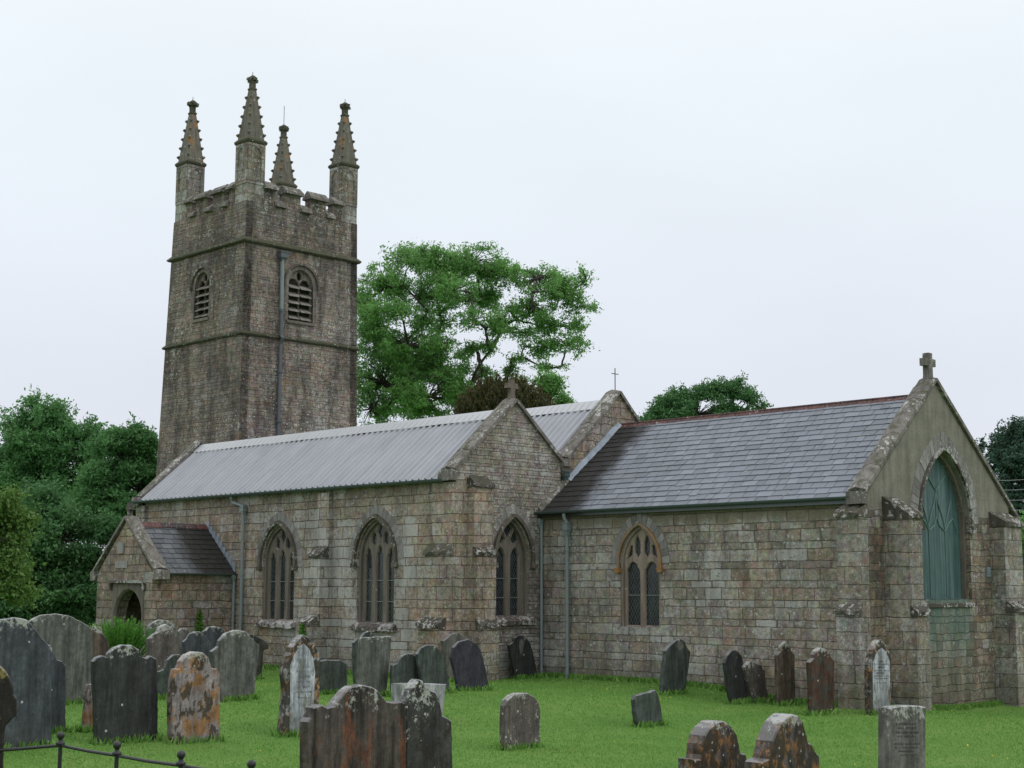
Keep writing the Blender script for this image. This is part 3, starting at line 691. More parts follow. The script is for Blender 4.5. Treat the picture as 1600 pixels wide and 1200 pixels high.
for sgn, ev, sd_ in ((1, eS, 4), (-1, eN, 5)):
    up = rdg-ev
    m = slates((L0+.02, ev.y, ev.z), X, up, 9.45, up.length, .220, .22, .46, seed=sd_)
    nn_ = Vector((0, -up.z*sgn, abs(up.y))).normalized()*.0
    m.add([(L0, ev.y, ev.z-.02), (-.25, ev.y, ev.z-.02), (-.25, rdg.y, rdg.z-.02), (L0, rdg.y, rdg.z-.02), (L0, ev.y, ev.z-.1), (-.25, ev.y, ev.z-.1)], [(0, 1, 2, 3), (0, 1, 5, 4)], .1)
    ro = m.obj('slate_roof', M['slate'], CH)
    if sgn == 1:
        r_ = MB(); n = 21
        for k in range(n):
            x0 = L0+.02+(9.3)*k/n; x1 = x0+9.3/n-.012
            for a, b in (((rdg.y-.19, rdg.z-.145), (rdg.y-.02, rdg.z+.035)), ((rdg.y+.02, rdg.z+.035), (rdg.y+.19, rdg.z-.145))):
                r_.add([(x0, a[0], a[1]), (x1, a[0], a[1]), (x1, b[0], b[1]), (x0, b[0], b[1]), (x0, a[0], a[1]-.03), (x1, a[0], a[1]-.03), (x1, b[0], b[1]-.03), (x0, b[0], b[1]-.03)],
                       [(0, 1, 2, 3), (4, 5, 1, 0), (0, 3, 7, 4), (1, 5, 6, 2)], random.choice((.45, .6, .75, .9)))
            r_.tube([(x0, rdg.y, rdg.z+.035), (x1, rdg.y, rdg.z+.035)], .038, 7)
        r_.obj('ridge_tiles', M['terra'], ro)

def coping(O, U, N, pts, th, d0, d1, mat='coping', name='gable_coping', seg=.75, kneel=(.25, .25)):
    """stone coping slabs on a gable; pts: eave, apex, eave in (u, z)"""
    w = MB(); O = Vector(O); U = Vector(U); N = Vector(N); P = lambda q, d: O+U*q[0]+Vector((0, 0, q[1]))+N*d
    for a, b in ((pts[0], pts[1]), (pts[2], pts[1])):
        v = Vector((b[0]-a[0], b[1]-a[1])); L = v.length; v.normalize(); n = Vector((-v.y, v.x))
        if n.y < 0: n = -n
        k = max(1, round(L/seg))
        for i in range(k):
            s0 = L*i/k+.006; s1 = L*(i+1)/k-.006+(.03 if i == k-1 else 0); j = random.uniform(-.008, .008)
            A = [a[0]+v.x*s0, a[1]+v.y*s0]; B = [a[0]+v.x*s1, a[1]+v.y*s1]
            m_ = (d0+d1)/2
            sec = lambda q: [P(q, d0), P(q, d1), P((q[0]+n.x*(th*.55+j), q[1]+n.y*(th*.55+j)), d1), P((q[0]+n.x*(th+j), q[1]+n.y*(th+j)), m_), P((q[0]+n.x*(th*.55+j), q[1]+n.y*(th*.55+j)), d0)]
            C_ = [(A[0]+B[0])/2, (A[1]+B[1])/2]
            w.loft([sec(A), sec(C_), sec(B)])
        kx = -1 if a[0] < b[0] else 1
        q0 = (a[0]+kx*-.05, a[1]-.24); q1 = (a[0]+kx*.16, a[1]+.03)
        c0 = P((min(q0[0], q1[0]), q0[1]), d0+.01); c1 = P((max(q0[0], q1[0]), q1[1]), d1-.01)
        w.box([min(c0[i], c1[i]) for i in range(3)], [max(c0[i], c1[i]) for i in range(3)], jit=.012)
    return w.obj(name, M[mat], CH)
coping((0, 0, 0), Y_, EN, [(-.10, 4.36), (3.0, 7.04), (6.62, 4.08)], .15, -.36, .07)

def stone_cross(c, w, h, th, ax='y', mat='coping', arm=.62, flare=0):
    m = MB(); cx_, cy_, cz_ = c
    def bx(a0, a1, z0, z1, f=0):
        if ax == 'y': r = lambda z, e: [(cx_-th, cy_+a0-e, z), (cx_+th, cy_+a0-e, z), (cx_+th, cy_+a1+e, z), (cx_-th, cy_+a1+e, z)]
        else: r = lambda z, e: [(cx_+a0-e, cy_-th, z), (cx_+a1+e, cy_-th, z), (cx_+a1+e, cy_+th, z), (cx_+a0-e, cy_+th, z)]
        m.loft([r(z0, f), r((z0+z1)/2, 0), r(z1, 0)], tint=.4)
    t = w*.19
    bx(-t*1.05, t*1.05, cz_-.12, cz_+h*arm-t, t*.5)
    bx(-w/2, w/2, cz_+h*arm-t+.004, cz_+h*arm+t, flare)
    bx(-t, t, cz_+h*arm+t+.004, cz_+h, 0)
    return m.obj('gable_cross', M[mat], CH)
stone_cross((-.14, 2.98, 7.13), .46, .58, .075)
stone_cross((-9.72, -.98, 7.22), .36, .40, .06, flare=.03, mat='crossst')
m = MB(); m.tube([(-9.72, 3.04, 7.7), (-9.72, 3.04, 8.36)], .014, 6); m.tube([(-9.72, 2.9, 8.2), (-9.72, 3.18, 8.2)], .012, 6)
m.obj('gable_cross', M['rodm'], CH, label='thin iron rod cross on the nave gable')

# --- nave and aisle
w1h = opening(-16.82, .74, 1.44, 3.02, 1.02, 12); w2h = opening(-12.61, .74, 1.44, 3.06, 1.02, 12)
dh = opening(-20.3, .6, 0.0, 1.75, .5, 8)
w = MB(); w.plate([(-24.3, ZB), (L0, ZB), (L0, 5.0), (-24.3, 5.0)], [w1h, w2h], (0, -3, 0), X, SN, .5, .5)
w.obj('aisle_wall', M['aisle'], CH)
for cx, z_, zs in ((-16.82, 1.44, 3.02), (-12.61, 1.44, 3.06)):
    L, T = three_light(cx, .74, z_, zs, 1.02)
    window('three light pointed window with lichened sill', cx, .74, z_, zs, 1.02, None, L, T, 'frame', 'glassx', (0, -3, 0), X, SN, hood=(.04, .13, .09), vous=(.14, .36, 19), rec=.13, bars=2, cham=.03)
eh = opening(-1.03, .60, 1.62, 3.05, 1.02, 12)
w = MB(); w.plate([(-3.0, ZB), (.72, ZB), (.72, 5.60), (-.97, 7.06), (-3.0, 5.20)], [eh], (L0+.002, 0, 0), Y_, EN, .45, .5)
w.obj('aisle_east_wall', M['gable'], CH)
cy = -1.03
L = [light(cy-.25, .135, 1.66, 3.08, .26, .2), light(cy+.25, .135, 1.66, 3.08, .26, .2)]
T = [[(cy-.22, 3.45), (cy-.12, 3.56), (cy-.26, 3.80), (cy-.36, 3.56)], [(cy+.22, 3.45), (cy+.36, 3.56), (cy+.26, 3.80), (cy+.12, 3.56)], [(cy, 3.60), (cy+.15, 3.84), (cy, 4.0), (cy-.15, 3.84)]]
window('two light pointed window in the aisle gable', cy, .60, 1.62, 3.05, 1.02, None, L, T, 'frame', 'glassy', (L0, 0, 0), Y_, EN, hood=(.04, .13, .09), vous=(.14, .34, 17), rec=.18, bars=2)
w = MB(); w.plate([(1.0, ZB), (5.1, ZB), (5.1, 5.66), (3.04, 7.66), (1.0, 5.66)], [], (L0+.002, 0, 0), Y_, EN, .45, .5)
w.obj('nave_east_wall', M['porch'], CH)
w = MB(); w.plate([(.6, 4), (1.1, 4), (1.1, 5.5), (.6, 5.5)], [], (L0-.40, 0, 0), Y_, EN, .05, .5); w.obj('valley_wall', M['dark'], CH)  # shade of the recess put into the back wall's dark colour
w = MB(); w.plate([(-24.3, ZB), (L0, ZB), (L0, 5.65), (-24.3, 5.65)], [], (0, 5.1, 0), X, NN, .4, .5); w.obj('nave_wall', M['aisle'], CH)
w = MB(); w.plate([(-3.0, ZB), (1.0, ZB), (1.0, 5.2), (-.97, 6.9), (-3.0, 5.0)], [], (-24.3, 0, 0), Y_, WN, .4, .5); w.obj('aisle_west_wall', M['aisle'], CH)
coping((L0, 0, 0), Y_, EN, [(-3.06, 5.17), (-.97, 7.05), (.80, 5.54)], .15, -.42, .08)
coping((L0, 0, 0), Y_, EN, [(.98, 5.68), (3.04, 7.64), (5.14, 5.64)], .15, -.42, .08)
coping((-24.3, 0, 0), Y_, WN, [(-3.06, 5.08), (-.97, 6.97), (1.0, 5.2)], .12, -.30, .08)
# corbel stone at the valley end
w = MB(); w.box((L0-.35, .72, 5.50), (L0+.12, 1.02, 5.66), jit=.015); w.obj('valley_stone', M['coping'], CH)

def ribbed(x0, x1, ye, ze, yr, zr, name, pitch=.242, capm=True):
    o = Vector((x0, ye, ze)); up = Vector((0, yr-ye, zr-ze)); Ls = up.length; up.normalize()
    n = Vector((1, 0, 0)).cross(up).normalized()
    if n.z < 0: n = -n
    m = MB(); prof = []
    x = 0; Lx = x1-x0; k = int(Lx/pitch); p = Lx/k
    for i in range(k):
        b = i*p; prof += [(b, 0), (b+p-.080, 0), (b+p-.068, .055), (b+p-.030, .055)]
    prof.append((Lx, 0))
    a = [o+Vector((q[0], 0, 0))+n*q[1] for q in prof]; b = [q+up*Ls for q in a]; c = [q-up*.0-n*.03 for q in a]
    N_ = len(prof); fs = [(i, i+1, i+1+N_, i+N_) for i in range(N_-1)]
    m.add(a+b, fs, .5); m.add(a+c, fs, .5)
    r = m.obj(name, M['metal'], CH)
    if capm:
        c_ = MB(); segs = [x0+.0]; 
        s_ = x0
        while s_ < x1-.1:
            e_ = min(x1, s_+3.05); q = e_-.008
            for sg in (-1, 1):
                d = -1 if (ye < yr) else 1
                y2 = yr+sg*.30; z2 = zr-.30*abs((zr-ze)/(yr-ye))
                up2 = .055
                c_.add([(s_, yr, zr+up2+.02), (q, yr, zr+up2+.02), (q, y2, z2+up2+.01), (s_, y2, z2+up2+.01), (s_, y2, z2+up2-.03), (q, y2, z2+up2-.03)], [(0, 1, 2, 3), (3, 2, 4, 5)], random.random())
            s_ = e_
        c_.obj('ridge_flashing', M['metalcap'], r)
    return r
pa = (6.83-4.99)/(-.97+3.12)
ribbed(-24.3, L0-.42, -3.14, 4.99, -.97, 6.83, 'metal_roof')
ribbed(-24.3, L0-.42, 1.02, 5.18, -.97, 6.83, 'metal_roof', capm=False)
ribbed(-24.2, L0-.42, .98, 5.62, 3.04, 7.45, 'metal_roof')
ribbed(-24.2, L0-.42, 5.2, 5.52, 3.04, 7.45, 'metal_roof', capm=False)
w = MB(); w.box((-24.3, .9, 5.10), (L0-.42, 1.1, 5.16)); w.obj('valley_gutter', M['lead'], CH)

# --- gutters and downpipes
def gutter(p0, p1, r, mat='green', clips=10):
    p0 = Vector(p0); p1 = Vector(p1); d = (p1-p0).normalized(); s = d.cross(Vector((0, 0, 1))).normalized()
    m = MB(); rings = []
    prof = [(math.cos(a)*r, math.sin(a)*r) for a in [math.pi+math.pi*k/8 for k in range(9)]]+[(r*.8, 0), ]+[(math.cos(a)*r*.8, math.sin(a)*r*.8) for a in [2*math.pi-math.pi*k/8 for k in range(9)]]
    for p in (p0, p1): rings.append([p+s*q[0]+Vector((0, 0, q[1])) for q in prof])
    m.loft(rings)
    for k in range(clips+1):
        c = p0.lerp(p1, k/clips); rr = r*1.1
        m.loft([[c+d*e_+s*math.cos(a)*rr+Vector((0, 0, math.sin(a)*rr)) for a in [math.pi+math.pi*j/8 for j in range(9)]] for e_ in (-.02, .02)])
    return m.obj('gutter', M[mat], CH)
gutter((L0+.03, -.20, 4.27), (-.30, -.20, 4.29), .065)
gutter((-24.42, -3.21, 4.98), (L0-.30, -3.21, 4.98), .075, clips=14)
gutter((-18.80, -5.45, 2.72), (-18.80, -3.02, 2.72), .05, clips=4)
def downpipe(path, r, hop=None, mat='greyp', collars=(), mat2=None, split=None):
    m = MB(); m.tube(path, r, 10)
    for z in collars:
        x, y = path[-1][0], path[-1][1]; m.tube([(x, y, z-.04), (x, y, z+.04)], r*1.35, 10)
    o = m.obj('downpipe', M[mat], CH)
    if hop:
        x, y, z0, z1, s = hop; h = MB()
        rr = lambda k, z: [(x-k, y-k, z), (x+k, y-k, z), (x+k, y+k, z), (x-k, y+k, z)]
        h.loft([rr(s*.5, z0), rr(s*.72, z0+(z1-z0)*.35), rr(s*.95, z0+(z1-z0)*.45), rr(s*.95, z1-.04), rr(s*1.1, z1-.03), rr(s*1.1, z1)])
        h.obj('hopper', M[mat], o)
    return o
downpipe([(-8.62, -.20, 4.2), (-8.62, -.18, 4.08), (-8.58, -.13, 3.98), (-8.58, -.13, 3.5), (-8.58, -.13, -.1)], .048, (-8.58, -.13, 3.62, 3.98, .085), collars=(2.0, .25, 3.3))
downpipe([(-9.56, -.12, 4.1), (-9.50, -.10, 3.95), (-9.50, -.10, -.1)], .038, (-9.52, -.12, 3.86, 4.08, .055), collars=(2.3, .3))
downpipe([(-18.92, -3.2, 4.92), (-18.92, -3.15, 4.75), (-18.42, -3.1, 4.62), (-18.42, -3.1, 4.3), (-18.42, -3.1, -.2)], .048, (-18.42, -3.1, 4.36, 4.62, .07), collars=(2.7, .9))
downpipe([(-18.80, -3.14, 2.68), (-18.80, -3.10, 2.5), (-18.80, -3.10, -.2)], .040, (-18.80, -3.12, 2.5, 2.66, .05), collars=(1.4,))
downpipe([(L0-.02, .86, 5.42), (L0-.02, .86, 4.8)], .05, (L0+.02, .86, 5.12, 5.38, .10), mat='green')
# tower pipes are built with the tower

# --- lead flashing along the nave gable, stone weathering along the aisle gable
def rz(y): return 4.24+(y+.14)*(6.74-4.24)/(3.18)
w = MB(); n = 14; ra = []; rb = []
for k in range(n+1):
    y = .92+(3.0-.92)*k/n; j = random.uniform(-.022, .022); j2 = random.uniform(-.03, .02)
    ra.append((L0+.015, y, rz(y)+.15+j)); rb.append((L0+.17+j2, y, rz(y)+.045))
w.add(ra+rb+[(p[0], p[1], p[2]-.03) for p in rb], [(i, i+1, i+1+n+1, i+n+1) for i in range(n)]+[(i+n+1, i+n+2, i+2*n+3, i+2*n+2) for i in range(n)])
w.obj('lead_flashing', M['lead'], CH)
w = MB(); n = 5
for k in range(n):
    y0 = -.14+(.92+.14)*k/n+.006; y1 = -.14+(.92+.14)*(k+1)/n-.006
    f = lambda y: [(L0, y, rz(y)+.03), (L0+.13, y, rz(y)+.03), (L0+.13, y, rz(y)+.08), (L0, y, rz(y)+.17)]
    w.loft([f(y0), f(y1)])
w.obj('weathering_stones', M['coping'], CH)

# --- tower
TX0, TX1, TY0, TY1 = -28.83, -24.33, .73, 5.53
tcx, tcy = (TX0+TX1)/2, (TY0+TY1)/2
def twarp(p):
    x, y, z = p; d = max(0, 16.3-z)
    wx = (x-tcx)/((TX1-TX0)/2); wy = (y-tcy)/((TY1-TY0)/2)
    x += (.045 if wx < 0 else .010)*d*max(-1.1, min(1.1, wx)); y += .012*d*max(-1.1, min(1.1, wy))
    return (x, y, z)
be = opening(3.07, .52, 11.50, 12.80, .54, 10); bs = opening(-26.80, .43, 11.62, 12.80, .48, 10)
w = MB()
def tsec(poly): return resample(poly+[poly[0]], 0) if 0 else poly
for (o, u, n_, lo, hi, hole) in (((0, TY0, 0), X, SN, TX0, TX1, bs), ((TX1, 0, 0), Y_, EN, TY0+.001, TY1-.001, be), ((0, TY1, 0), X, NN, TX0, TX1, None), ((TX0, 0, 0), Y_, WN, TY0+.001, TY1-.001, None)):
    w.plate([(lo, ZB), (hi, ZB), (hi, 10.8), (lo, 10.8)], [], o, u, n_, .3, .5, back=False)
    w.plate([(lo, 10.8), (hi, 10.8), (hi, 14.05), (lo, 14.05)], [hole] if hole else [], o, u, n_, .3, .5, back=False)
    w.plate([(lo, 14.05), (hi, 14.05), (hi, 15.42), (lo, 15.42)], [], o, u, n_, .28, .5)
w.obj('tower_wall', M['tower'], CH, warp=twarp)
w = MB(); w.box((TX0+.2, TY0+.2, 14.2), (TX1-.2, TY1-.2, 14.3)); w.obj('tower_roof', M['lead'], CH)
for z, pr_, hh in ((10.76, .085, .16), (13.96, .125, .20)):
    w = MB()
    def rg(e_, zz): return [(TX0-e_, TY0-e_, zz), (TX1+e_, TY0-e_, zz), (TX1+e_, TY1+e_, zz), (TX0-e_, TY1+e_, zz)]
    def sub(r):
        q = []
        for i in range(4):
            a, b = r[i], r[(i+1) % 4]
            for k in range(10): q.append(tuple(a[j]+(b[j]-a[j])*k/10 for j in range(3)))
        return q
    rs = [sub(rg(-.02, z)), sub(rg(pr_*.6, z)), sub(rg(pr_, z+.05)), sub(rg(pr_*.9, z+.09)), sub(rg(.0, z+hh)), sub(rg(-.04, z+hh))]
    rs = [[(a+random.uniform(-.008, .008), b+random.uniform(-.008, .008), c+random.uniform(-.008, .008)) for a, b, c in r] for r in rs]
    w.loft(rs, cap=False); w.obj('string_course', M['string'], CH, warp=twarp)
def merlon(face, a, b, z0=15.40, z1=15.96):
    w = MB(); c = MB(); ov = .15
    def bx(mm, o0, o1, zz0, zz1, e=0, top=0):
        # o0..o1 outward extents
        if face in 'SN':
            yf = TY0 if face == 'S' else TY1; sg = -1 if face == 'S' else 1
            P = lambda u, o, z: (u, yf+sg*o, z)
        else:
            xf = TX1 if face == 'E' else TX0; sg = 1 if face == 'E' else -1
            P = lambda u, o, z: (xf+sg*o, u, z)
        m_ = (o0+o1)/2
        if top: mm.loft([[P(u, o0, zz0), P(u, o1, zz0+random.uniform(-.01, .01)), P(u, o1-.01, zz0+.09), P(u, m_, zz1), P(u, o0, zz0+.09)] for u in (a-e, (a+b)/2, b+e)])
        else: mm.box([min(p) for p in zip(P(a, o0, zz0), P(b, o1, zz1))], [max(p) for p in zip(P(a, o0, zz0), P(b, o1, zz1))])
    if z1 > z0+.05: bx(w, -.28, -.002, z0, z1)
    bx(c, -.38, ov, z1, z1+.31, .05, 1)
    return w, c
for face, ms, es in (('E', [(1.46, 1.92), (2.32, 3.0), (3.40, 4.12), (4.42, 4.83)], [(1.94, 2.30), (3.02, 3.38), (4.14, 4.40)]),
                     ('S', [(-28.1, -27.75), (-27.45, -26.75), (-26.4, -25.7), (-25.4, -25.07)], [(-27.73, -27.47), (-26.73, -26.42), (-25.68, -25.42)]),
                     ('N', [(-28.1, -27.75), (-27.45, -26.75), (-26.4, -25.7), (-25.4, -25.07)], [(-27.73, -27.47), (-26.73, -26.42), (-25.68, -25.42)]),
                     ('W', [(1.46, 1.92), (2.32, 3.0), (3.40, 4.12), (4.42, 4.83)], [(1.94, 2.30), (3.02, 3.38), (4.14, 4.40)])):
    for a, b in ms:
        w, c = merlon(face, a, b); o = w.obj('merlon', M['tower'], CH); c.obj('merlon_coping', M['coping'], o)
    for a, b in es:
        w, c = merlon(face, a, b, 15.42, 15.40)
        c.obj('embrasure_coping', M['coping'], CH)
def pinnacle(cx, cy, rod):
    s = .36; m = MB()
    sq = lambda k, z: [(cx-k, cy-k, z), (cx+k, cy-k, z), (cx+k, cy+k, z), (cx-k, cy+k, z)]
    m.loft([sq(s-.004, 15.38), sq(s-.01, 17.5)])
    p = m.obj('pinnacle', M['towerq'], CH)
    # raised panel frames on each face
    m = MB()
    for (ux, uy) in ((1, 0), (0, 1), (-1, 0), (0, -1)):
        ax = Vector((-uy, ux, 0)); nn = Vector((ux, uy, 0)); O = Vector((cx, cy, 0))+nn*(s-.012)
        m.plate([(-s+.012, 16.05), (s-.012, 16.05), (s-.012, 17.48), (-s+.012, 17.48)], [light(0, .2, 16.18, 17.1, .24, .15)], O+nn*.03, ax, nn, .03, .5)
    m.obj('panel', M['towerq'], p)
    m = MB(); m.loft([sq(s-.02, 17.44), sq(s+.045, 17.53), sq(s+.055, 17.59), sq(s+.0, 17.66), sq(s-.05, 17.68)]); m.obj('cornice', M['string'], p)
    m = MB(); m.loft([sq(s-.03, 17.67), sq(s-.045, 17.78), sq(.10, 19.46)])
    for i in range(5):
        f = .06+i*.2; z = 17.75+f*1.7; k = (s-.045)+(.10-(s-.045))*(z-17.75)/1.7
        for sx in (-1, 1):
            for sy in (-1, 1):
                c = Vector((cx+sx*(k+.012), cy+sy*(k+.012), z)); r = .044-.003*i
                m.loft([[(c.x-r*.5, c.y-r*.5, z-.07), (c.x+r*.5, c.y-r*.5, z-.07), (c.x+r*.5, c.y+r*.5, z-.07), (c.x-r*.5, c.y+r*.5, z-.07)],
                        [(c.x+sx*.02-r, c.y+sy*.02-r, z), (c.x+sx*.02+r, c.y+sy*.02-r, z), (c.x+sx*.02+r, c.y+sy*.02+r, z), (c.x+sx*.02-r, c.y+sy*.02+r, z)],
                        [(c.x-r*.9, c.y-r*.9, z+.04), (c.x+r*.9, c.y-r*.9, z+.04), (c.x+r*.9, c.y+r*.9, z+.04), (c.x-r*.9, c.y+r*.9, z+.04)]])
    m.obj('spirelet', M['spire'], p)
    m = MB(); m.loft([sq(.095, 19.44), sq(.12, 19.5), sq(.12, 19.53), sq(.085, 19.56), sq(.085, 19.72), sq(.10, 19.78)])
    m.box((cx-.21, cy-.06, 19.79), (cx+.21, cy+.06, 19.90), jit=.02); m.box((cx-.06, cy-.21, 19.795), (cx+.06, cy+.21, 19.905), jit=.02)
    m.loft([sq(.10, 19.9), sq(.09, 19.96), sq(.03, 20.02)])
    m.obj('finial', M['string'], p)
    m = MB(); m.tube([(cx, cy, 20.0), (cx, cy, 20.02+rod)], .012, 5); m.obj('rod', M['rodm'], p)
i_ = .36
for cx, cy, rod in ((TX0+i_, TY0+i_, .12), (TX1-i_, TY0+i_, .12), (TX1-i_, TY1-i_, .12), (TX0+i_, TY1-i_, .75)): pinnacle(cx, cy, rod)
def belfry(cx, a, z0, zs, h, O, U, N):
    w = MB(); L = [light(cx-a*.47, a*.42, z0+.02, zs-.0, .20, .2), light(cx+a*.47, a*.42, z0+.02, zs-.0, .20, .2)]
    w.plate(opening(cx, a+.02, z0-.02, zs, h, 12), L+[drop(cx, .09, zs+.16, zs+h-.06)], Vector(O)-Vector(N)*.10, U, N, .09, .5, cham=.02)
    wo = w.obj('belfry_window', M['frame'], CH, warp=twarp)
    w = MB(); w.band([(cx-a-.0, z0)]+arch(cx, a, zs, h, .0, 12)+[(cx+a, z0)], [(cx-a-.13, z0)]+arch(cx, a, zs, h, .13, 12)+[(cx+a+.13, z0)], O, U, N, -.1, .012, 15)
    w.obj('surround', M['vousred'], wo, warp=twarp)
    w = MB(); w.band([(cx-a-.15, zs-.1)]+arch(cx, a, zs, h, .15, 14)+[(cx+a+.15, zs-.1)], [(cx-a-.22, zs-.1)]+arch(cx, a, zs, h, .22, 14)+[(cx+a+.22, zs-.1)], O, U, N, -.03, .08, 9, .004)
    w.obj('hood_mould', M['hood'], wo, warp=twarp)
    Ov = Vector(O); Uv = Vector(U); Nv = Vector(N)
    n = 5
    for k in range(n):
        z = z0+.06+k*(zs-z0+.05)/n; m = MB()
        for sg in (-1, 1):
            u0 = cx+sg*a*.47-a*.42; u1 = u0+a*.84; j = random.uniform(-.015, .015)
            P = lambda u, d, zz: Ov+Uv*u+Nv*d+Vector((0, 0, zz))
            A = [P(u0, .0, z+j), P(u0, .0, z+.035+j), P(u0, -.26, z+.20), P(u0, -.26, z+.165)]
            B = [q+Uv*(u1-u0)+Vector((0, 0, -j*.5)) for q in A]
            m.loft([A, B])
        m.obj('louvre', M['louvre'], wo, warp=twarp)
    m = MB(); m.plate(opening(cx, a+.1, z0-.05, zs, h+.1, 8), [], Ov-Nv*.29, U, N, .02, .5); m.obj('dark_backing', M['dark'], wo, warp=twarp)
    m = MB(); m.box([min(q) for q in zip(Ov+Uv*(cx-a-.06)+Vector((0, 0, z0-.1)), Ov+Uv*(cx+a+.06)+Nv*.05+Vector((0, 0, z0)))], [max(q) for q in zip(Ov+Uv*(cx-a-.06)+Vector((0, 0, z0-.1)), Ov+Uv*(cx+a+.06)+Nv*.05+Vector((0, 0, z0)))], jit=.006)
    m.obj('sill', M['frame'], wo, warp=twarp)
belfry(3.07, .52, 11.50, 12.80, .54, (TX1, 0, 0), Y_, EN)
belfry(-26.80, .43, 11.62, 12.80, .48, (0, TY0, 0), X, SN)
m = MB(); m.tube([(TX1+.10, 2.20, 13.6), (TX1+.11, 2.20, 11.75)], .07, 10); 
o = m.obj('downpipe', M['greyp'], CH, warp=twarp)
h = MB(); q = lambda k, z: [(TX1+.1-k, 2.2-k, z), (TX1+.1+k, 2.2-k, z), (TX1+.1+k, 2.2+k, z), (TX1+.1-k, 2.2+k, z)]
h.loft([q(.08, 13.48), q(.10, 13.56), q(.15, 13.62), q(.15, 13.78), q(.17, 13.80), q(.17, 13.84)]); h.obj('hopper', M['darkp'], o)
m = MB(); m.tube([(TX1+.11, 2.20, 11.75), (TX1+.11, 2.20, 10.9), (TX1+.22, 2.2, 10.8), (TX1+.10, 2.20, 10.6), (TX1+.08, 2.20, 6.5)], .062, 10)
for z in (11.72, 9.6, 7.9): m.tube([(TX1+.11, 2.2, z), (TX1+.11, 2.2, z+.1)], .085, 10)
m.obj('downpipe', M['darkp'], CH, warp=twarp, label='dark lower length of the tower downpipe')

# --- porch
PX0, PX1, PY, PR = -21.92, -18.96, -5.65, -20.44
dcx = -20.18
dhole = opening(dcx, .76, -.3, 1.50, .80, 12)
w = MB(); w.plate([(PX0, ZB), (PX1, ZB), (PX1, 2.72), (PR, 4.16), (PX0, 2.72)], [dhole], (0, PY, 0), X, SN, .4, .5)
w.obj('porch_gable', M['porch'], CH)
w = MB(); w.plate([(PY+.004, ZB), (-3.0, ZB), (-3.0, 2.74), (PY+.004, 2.74)], [], (PX1-.001, 0, 0), Y_, EN, .35, .5)
w.obj('porch_wall', M['porch'], CH)
w = MB(); w.plate([(PY+.004, ZB), (-3.0, ZB), (-3.0, 2.74), (PY+.004, 2.74)], [], (PX0+.001, 0, 0), Y_, WN, .35, .5)
w.obj('porch_wall', M['porch'], CH)
w = MB(); w.plate([(-21.02, .0), (-19.34, .0), (-19.34, 2.42), (-21.02, 2.42)], [opening(dcx, .70, -.02, 1.50, .74, 12)], (0, PY-.016, 0), X, SN, .12, .6, cham=.05)
dr = w.obj('doorway', M['frame'], CH)
w = MB(); w.box((-21.1, PY-.12, 2.44), (-19.28, PY, 2.52), jit=.006); w.box((-21.1, PY-.10, 2.25), (-21.03, PY, 2.44)); w.box((-19.34, PY-.10, 2.25), (-19.27, PY, 2.44))
w.obj('label_mould', M['darkcap'], dr)
w = MB(); w.box((PX0+.35, -3.04, -.2), (PX1-.35, -3.01, 3.2)); w.obj('porch_shade_sheet', M['dark'], CH)  # dark sheet over the aisle wall, porch shade put into its colour
w = MB(); w.box((-21.25, -3.2, .35), (-20.75, -3.1, 1.55)); nb = w.obj('notice_board', M['darkp'], CH)
w = MB(); w.box((-21.18, -3.22, .62), (-20.86, -3.20, 1.42)); w.obj('paper', simple('notice paper', (.45, .5, .58), .7), nb)
w = MB(); w.box((-20.80, PY-.05, 3.27), (-20.48, PY, 3.58), jit=.02); nc = w.obj('gable_niche', M['vous'], CH)
w = MB(); w.box((-20.60, PY-.055, 3.36), (-20.49, PY-.045, 3.55)); w.obj('niche_shade', M['dark'], nc)  # dark slab on the block, painted as the shade inside a niche
w = MB(); w.box((-20.95, PY-.02, 2.86), (-20.3, PY+.02, 3.06), jit=.006); w.obj('pale_block', M['vous'], CH)
for sg, ex in ((1, PX1+.12), (-1, PX0-.12)):
    ev = Vector((ex, 0, 2.70)); up = Vector((PR-ex, 0, 4.10-2.70))
    m = slates((ex, PY+.32, 2.70), (0, 1, 0), up, 2.34, up.length, .20, .22, .36, seed=8+sg)
    m.add([(ex, PY+.3, 2.69), (ex, -3.0, 2.69), (PR, -3.0, 4.09), (PR, PY+.3, 4.09)], [(0, 1, 2, 3)], .1)
    ro = m.obj('slate_roof', M['slatep'], CH, label='dark slates on the porch')
m = MB(); y = PY+.3
for k in range(6):
    y0 = y+k*.39; y1 = y0+.38
    for sg in (-1, 1):
        m.add([(PR, y0, 4.17), (PR, y1, 4.17), (PR+sg*.15, y1, 4.04), (PR+sg*.15, y0, 4.04), (PR+sg*.15, y1, 4.01), (PR+sg*.15, y0, 4.01)], [(0, 1, 2, 3), (3, 2, 4, 5)], (.85, .75, .1, .05, .35, .9)[k])
m.obj('ridge_tiles', M['terra'], CH)
coping((0, PY, 0), X, SN, [(PX0-.16, 2.76), (PR, 4.24), (PX1+.16, 2.78)], .12, -.36, .07)
stone_cross((PR, PY+.1, 4.32), .26, .36, .06, 'x', 'darkcap')
m = MB(); n = 9
for k in range(n):
    f0 = k/n; x0 = PX1+.08+(PR-PX1-.08)*f0; z0 = 2.78+(4.14-2.78)*f0
    m.box((x0-.19, -3.03, z0-.02), (x0+.0, -3.004, z0+.25))
m.obj('stepped_flashing', M['lead'], CH)

